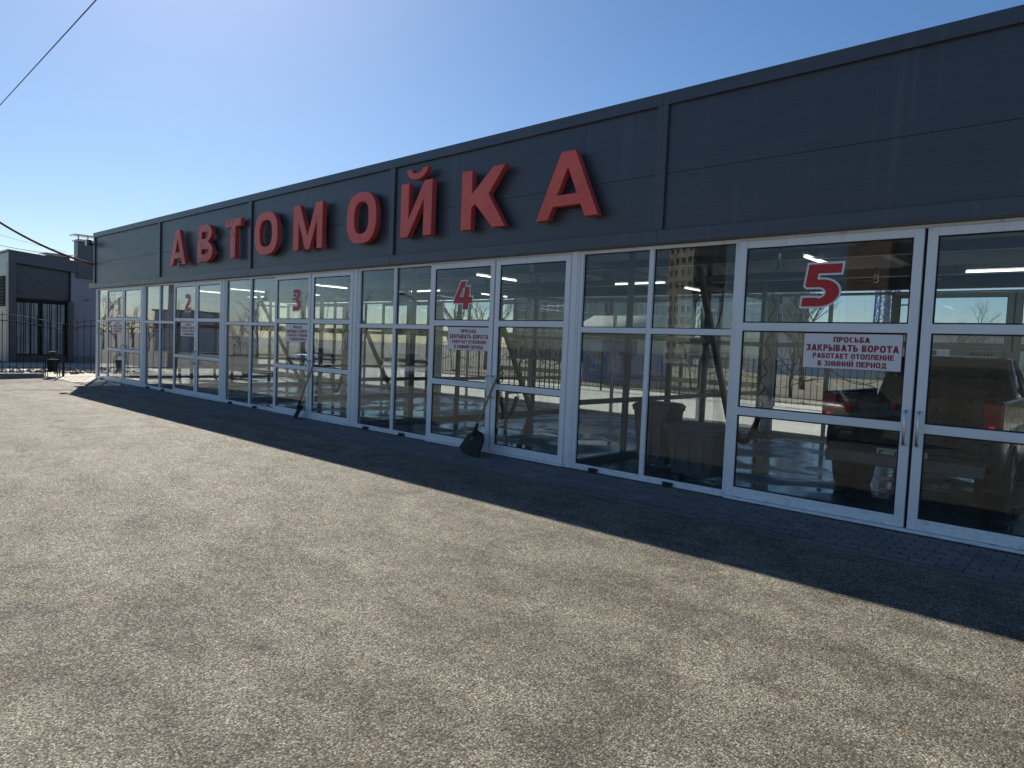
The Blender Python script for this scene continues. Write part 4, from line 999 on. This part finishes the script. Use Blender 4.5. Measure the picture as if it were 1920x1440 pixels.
for k, (x, y, s_) in enumerate(((-17, 24, .8), (-13, 30, .9), (-24, 27, 1.0), (-6.5, 34, .6), (-33, 26, .9), (-40, 30, 1.1), (-10.5, 21.5, .5))):
    plant(x, y, s_, k*1.3, k, f"leafless tree beyond the yard fence behind the building, {('fourth', 'sixth', 'third', 'rightmost', 'second', 'leftmost', 'fifth')[k]} of seven counted from the left", 'leafless trees behind the yard', 0)
root = thing('spruce', 'small dark spruce beyond the yard fence, seen over the pickup', 'tree', (-12.2, 44, 0))
MB().tube([(-12.2, 44, 0), (-12.2, 44, 3.4)], [.09, .02], 6).build('trunk', 'bark', root)
s = MB(); rn = random.Random(5)
for k in range(520):
    z = rn.uniform(.4, 3.5); r_ = (3.6-z)*.36*rn.uniform(.3, 1.0); an = rn.uniform(0, 6.28); p = Vector((-12.2+r_*math.cos(an), 44+r_*math.sin(an), z)); q = p+Vector((math.cos(an), math.sin(an), -.35))*.28; e = Vector((-math.sin(an), math.cos(an), 0))*.07; b = len(s.v)
    s.v += [tuple(p), tuple(q+e), tuple(q+Vector((0, 0, .05))), tuple(q-e)]; s.face((b, b+1, b+2)); s.face((b, b+2, b+3))
s.build('crown', 'conifer', root)

# ================================================================== BUILDINGS BEYOND
def block(name, label, loc, rz, W, D, floors, fh, cols, dcols, wall, group=None, band=None, faces=(0, 1)):
    root = thing(name, label, 'building', loc, rz, group); H = floors*fh+1.2
    MB().box(-W/2, W/2, -D/2, D/2, -1, H).build('wall', wall, root, local=True)
    MB().box(-W/2-.2, W/2+.2, -D/2-.2, D/2+.2, H, H+.35).build('roof', 'kerb_concrete', root, local=True)
    wm = None
    def put(x, y, z, rot):
        nonlocal wm
        if wm is None:
            a = MB().box(-.75, .75, -.03, .02, -.75, .75); o1 = a.build('window', 'window_dark', root, local=True)
            fr = MB(); fr.box(-.8, .8, -.05, .01, -.83, -.74); fr.box(-.8, .8, -.05, .01, .74, .83); fr.box(-.83, -.74, -.05, .01, -.74, .74); fr.box(.74, .83, -.05, .01, -.74, .74); fr.box(-.04, .04, -.05, .01, -.74, .74)
            o2 = fr.build('window_frame', 'window_white', o1, local=True); wm = (o1.data, o2.data)
        else:
            o1 = bpy.data.objects.new('window', wm[0]); C.objects.link(o1); o1.parent = root; o2 = bpy.data.objects.new('window_frame', wm[1]); C.objects.link(o2); o2.parent = o1
        o1.location = (x, y, z); o1.rotation_euler = (0, 0, rot)
    for f in range(floors):
        z = f*fh+1.9
        if 0 in faces:
            for c in range(cols): put(-W/2+W*(c+.5)/cols, -D/2, z, 0)
        if 1 in faces:
            for c in range(dcols): put(W/2, -D/2+D*(c+.5)/dcols, z, rad(90))
        if 2 in faces:
            for c in range(cols): put(W/2-W*(c+.5)/cols, D/2, z, rad(180))
        if 3 in faces:
            for c in range(dcols): put(-W/2, D/2-D*(c+.5)/dcols, z, rad(270))
        if band: MB().box(-W/2-.06, W/2+.06, -D/2-.06, D/2+.06, f*fh+.1, f*fh+.35).build('floor_band', band, root, local=True)
    return root
p = mir(1300, 600, 175); block('apartment_tower', 'tall beige apartment tower mirrored in the upper glass left of door five', (p.x, p.y, -1), rad(28), 11, 9, 17, 2.9, 4, 3, 'wall_beige', faces=(1, 2), band='wall_white')
p = mir(1645, 600, 250); block('apartment_tower', 'dark brick apartment tower mirrored above number five', (p.x, p.y, -1), rad(20), 15, 13, 24, 3.0, 5, 4, 'wall_brick', faces=(1, 2))
p = mir(352, 600, 95); sh = thing('shop_pavilion', 'dark flat shop pavilion with a red stripe mirrored in the doors of bay two', 'building', (p.x, p.y, zg(p.y)), rad(62))
MB().box(-3, 3, -2.5, 2.5, -.2, 5.0).build('wall', 'grey_panel', sh, local=True); MB().box(-3.1, 3.1, -2.6, 2.6, 3.1, 3.5).build('stripe', 'shop_red', sh, local=True); MB().box(-3.3, 3.3, -2.8, 2.8, 5.0, 5.2).build('roof', 'graphite_trim', sh, local=True)
for k in range(3): MB().box(-2.7+k*1.85, -1.2+k*1.85, 2.5, 2.53, .4, 2.6).build('window', 'window_dark', sh, local=True)
def hall(label, x0, x1, y0, y1, H, wall, roofm, nwin):
    root = thing('low_hall', label, 'building', ((x0+x1)/2, (y0+y1)/2, 0), 0)
    MB().box(x0, x1, y0, y1, -.3, H).build('wall', wall, root)
    s = MB(); s.loft([[(x, y0-.6, H), (x, y0-.6, H+.45), (x, (y0+y1)/2, H+1.3), (x, y1+.6, H+.45), (x, y1+.6, H)] for x in (x0-.5, x1+.5)]); s.build('roof', roofm, root)
    for k in range(nwin):
        a = x0+(x1-x0)*(k+.3)/nwin; o = MB().box(a, a+(x1-x0)*.4/nwin, y0-.05, y0+.02, 1.2, min(2.9, H-.6)).build('window', 'window_dark', root)
hall('long low white hall with a blue roof behind the yard, seen over the pickup', -30, 12, 62, 74, 4.2, 'wall_white', 'roof_blue', 9)
hall('blue sided shed beyond the yard fence, seen through bay five', -21.0, -17.5, 21, 24, 2.2, 'roof_blue', 'kerb_concrete', 2)
p = at(1420, 600, 118); block('apartment_block', 'pale five storey block far behind the yard', (p.x, p.y, 0), rad(20), 15, 10, 4, 2.9, 5, 3, 'wall_beige', faces=(0, 1))
p = at(1130, 600, 105); block('apartment_block', 'brownish three storey block behind the yard, left of the pale one', (p.x, p.y, 0), rad(35), 26, 12, 3, 2.9, 9, 3, 'wall_brick', faces=(0, 1))
mx, my = -21.3, 80.0
ms = thing('lattice_mast', 'blue steel lattice mast standing behind the low hall', 'mast', (mx, my, 0))
for sx in (-1, 1):
    for sy in (-1, 1): MB().bar((mx+sx*1.1, my+sy*1.1, 0), (mx+sx*.75, my+sy*.75, 26), .16, .16).build('leg', 'mast_blue', ms)
s = MB(); wd = lambda z: 1.1-.35*z/26
for k in range(17):
    z0, z1 = k*1.5, (k+1)*1.5; a, b = wd(z0), wd(z1)
    for (ax, ay, bx_, by_) in ((-1, -1, 1, -1), (1, -1, 1, 1), (1, 1, -1, 1), (-1, 1, -1, -1)):
        s.bar((mx+ax*a, my+ay*a, z0), (mx+bx_*b, my+by_*b, z1), .09, .09); s.bar((mx+bx_*a, my+by_*a, z0), (mx+ax*b, my+ay*b, z1), .09, .09)
s.build('bracing', 'mast_blue', ms)['kind'] = 'stuff'
s = MB(); [s.tube([(mx, my, 0), (mx, my, 27)], .35, 8)]; s.build('riser', 'concrete_pole', ms)
MB().bar((mx+.9, my, 8.2), (mx+4.2, my, 8.2), .15, .15).build('platform_arm', 'mast_blue', ms)
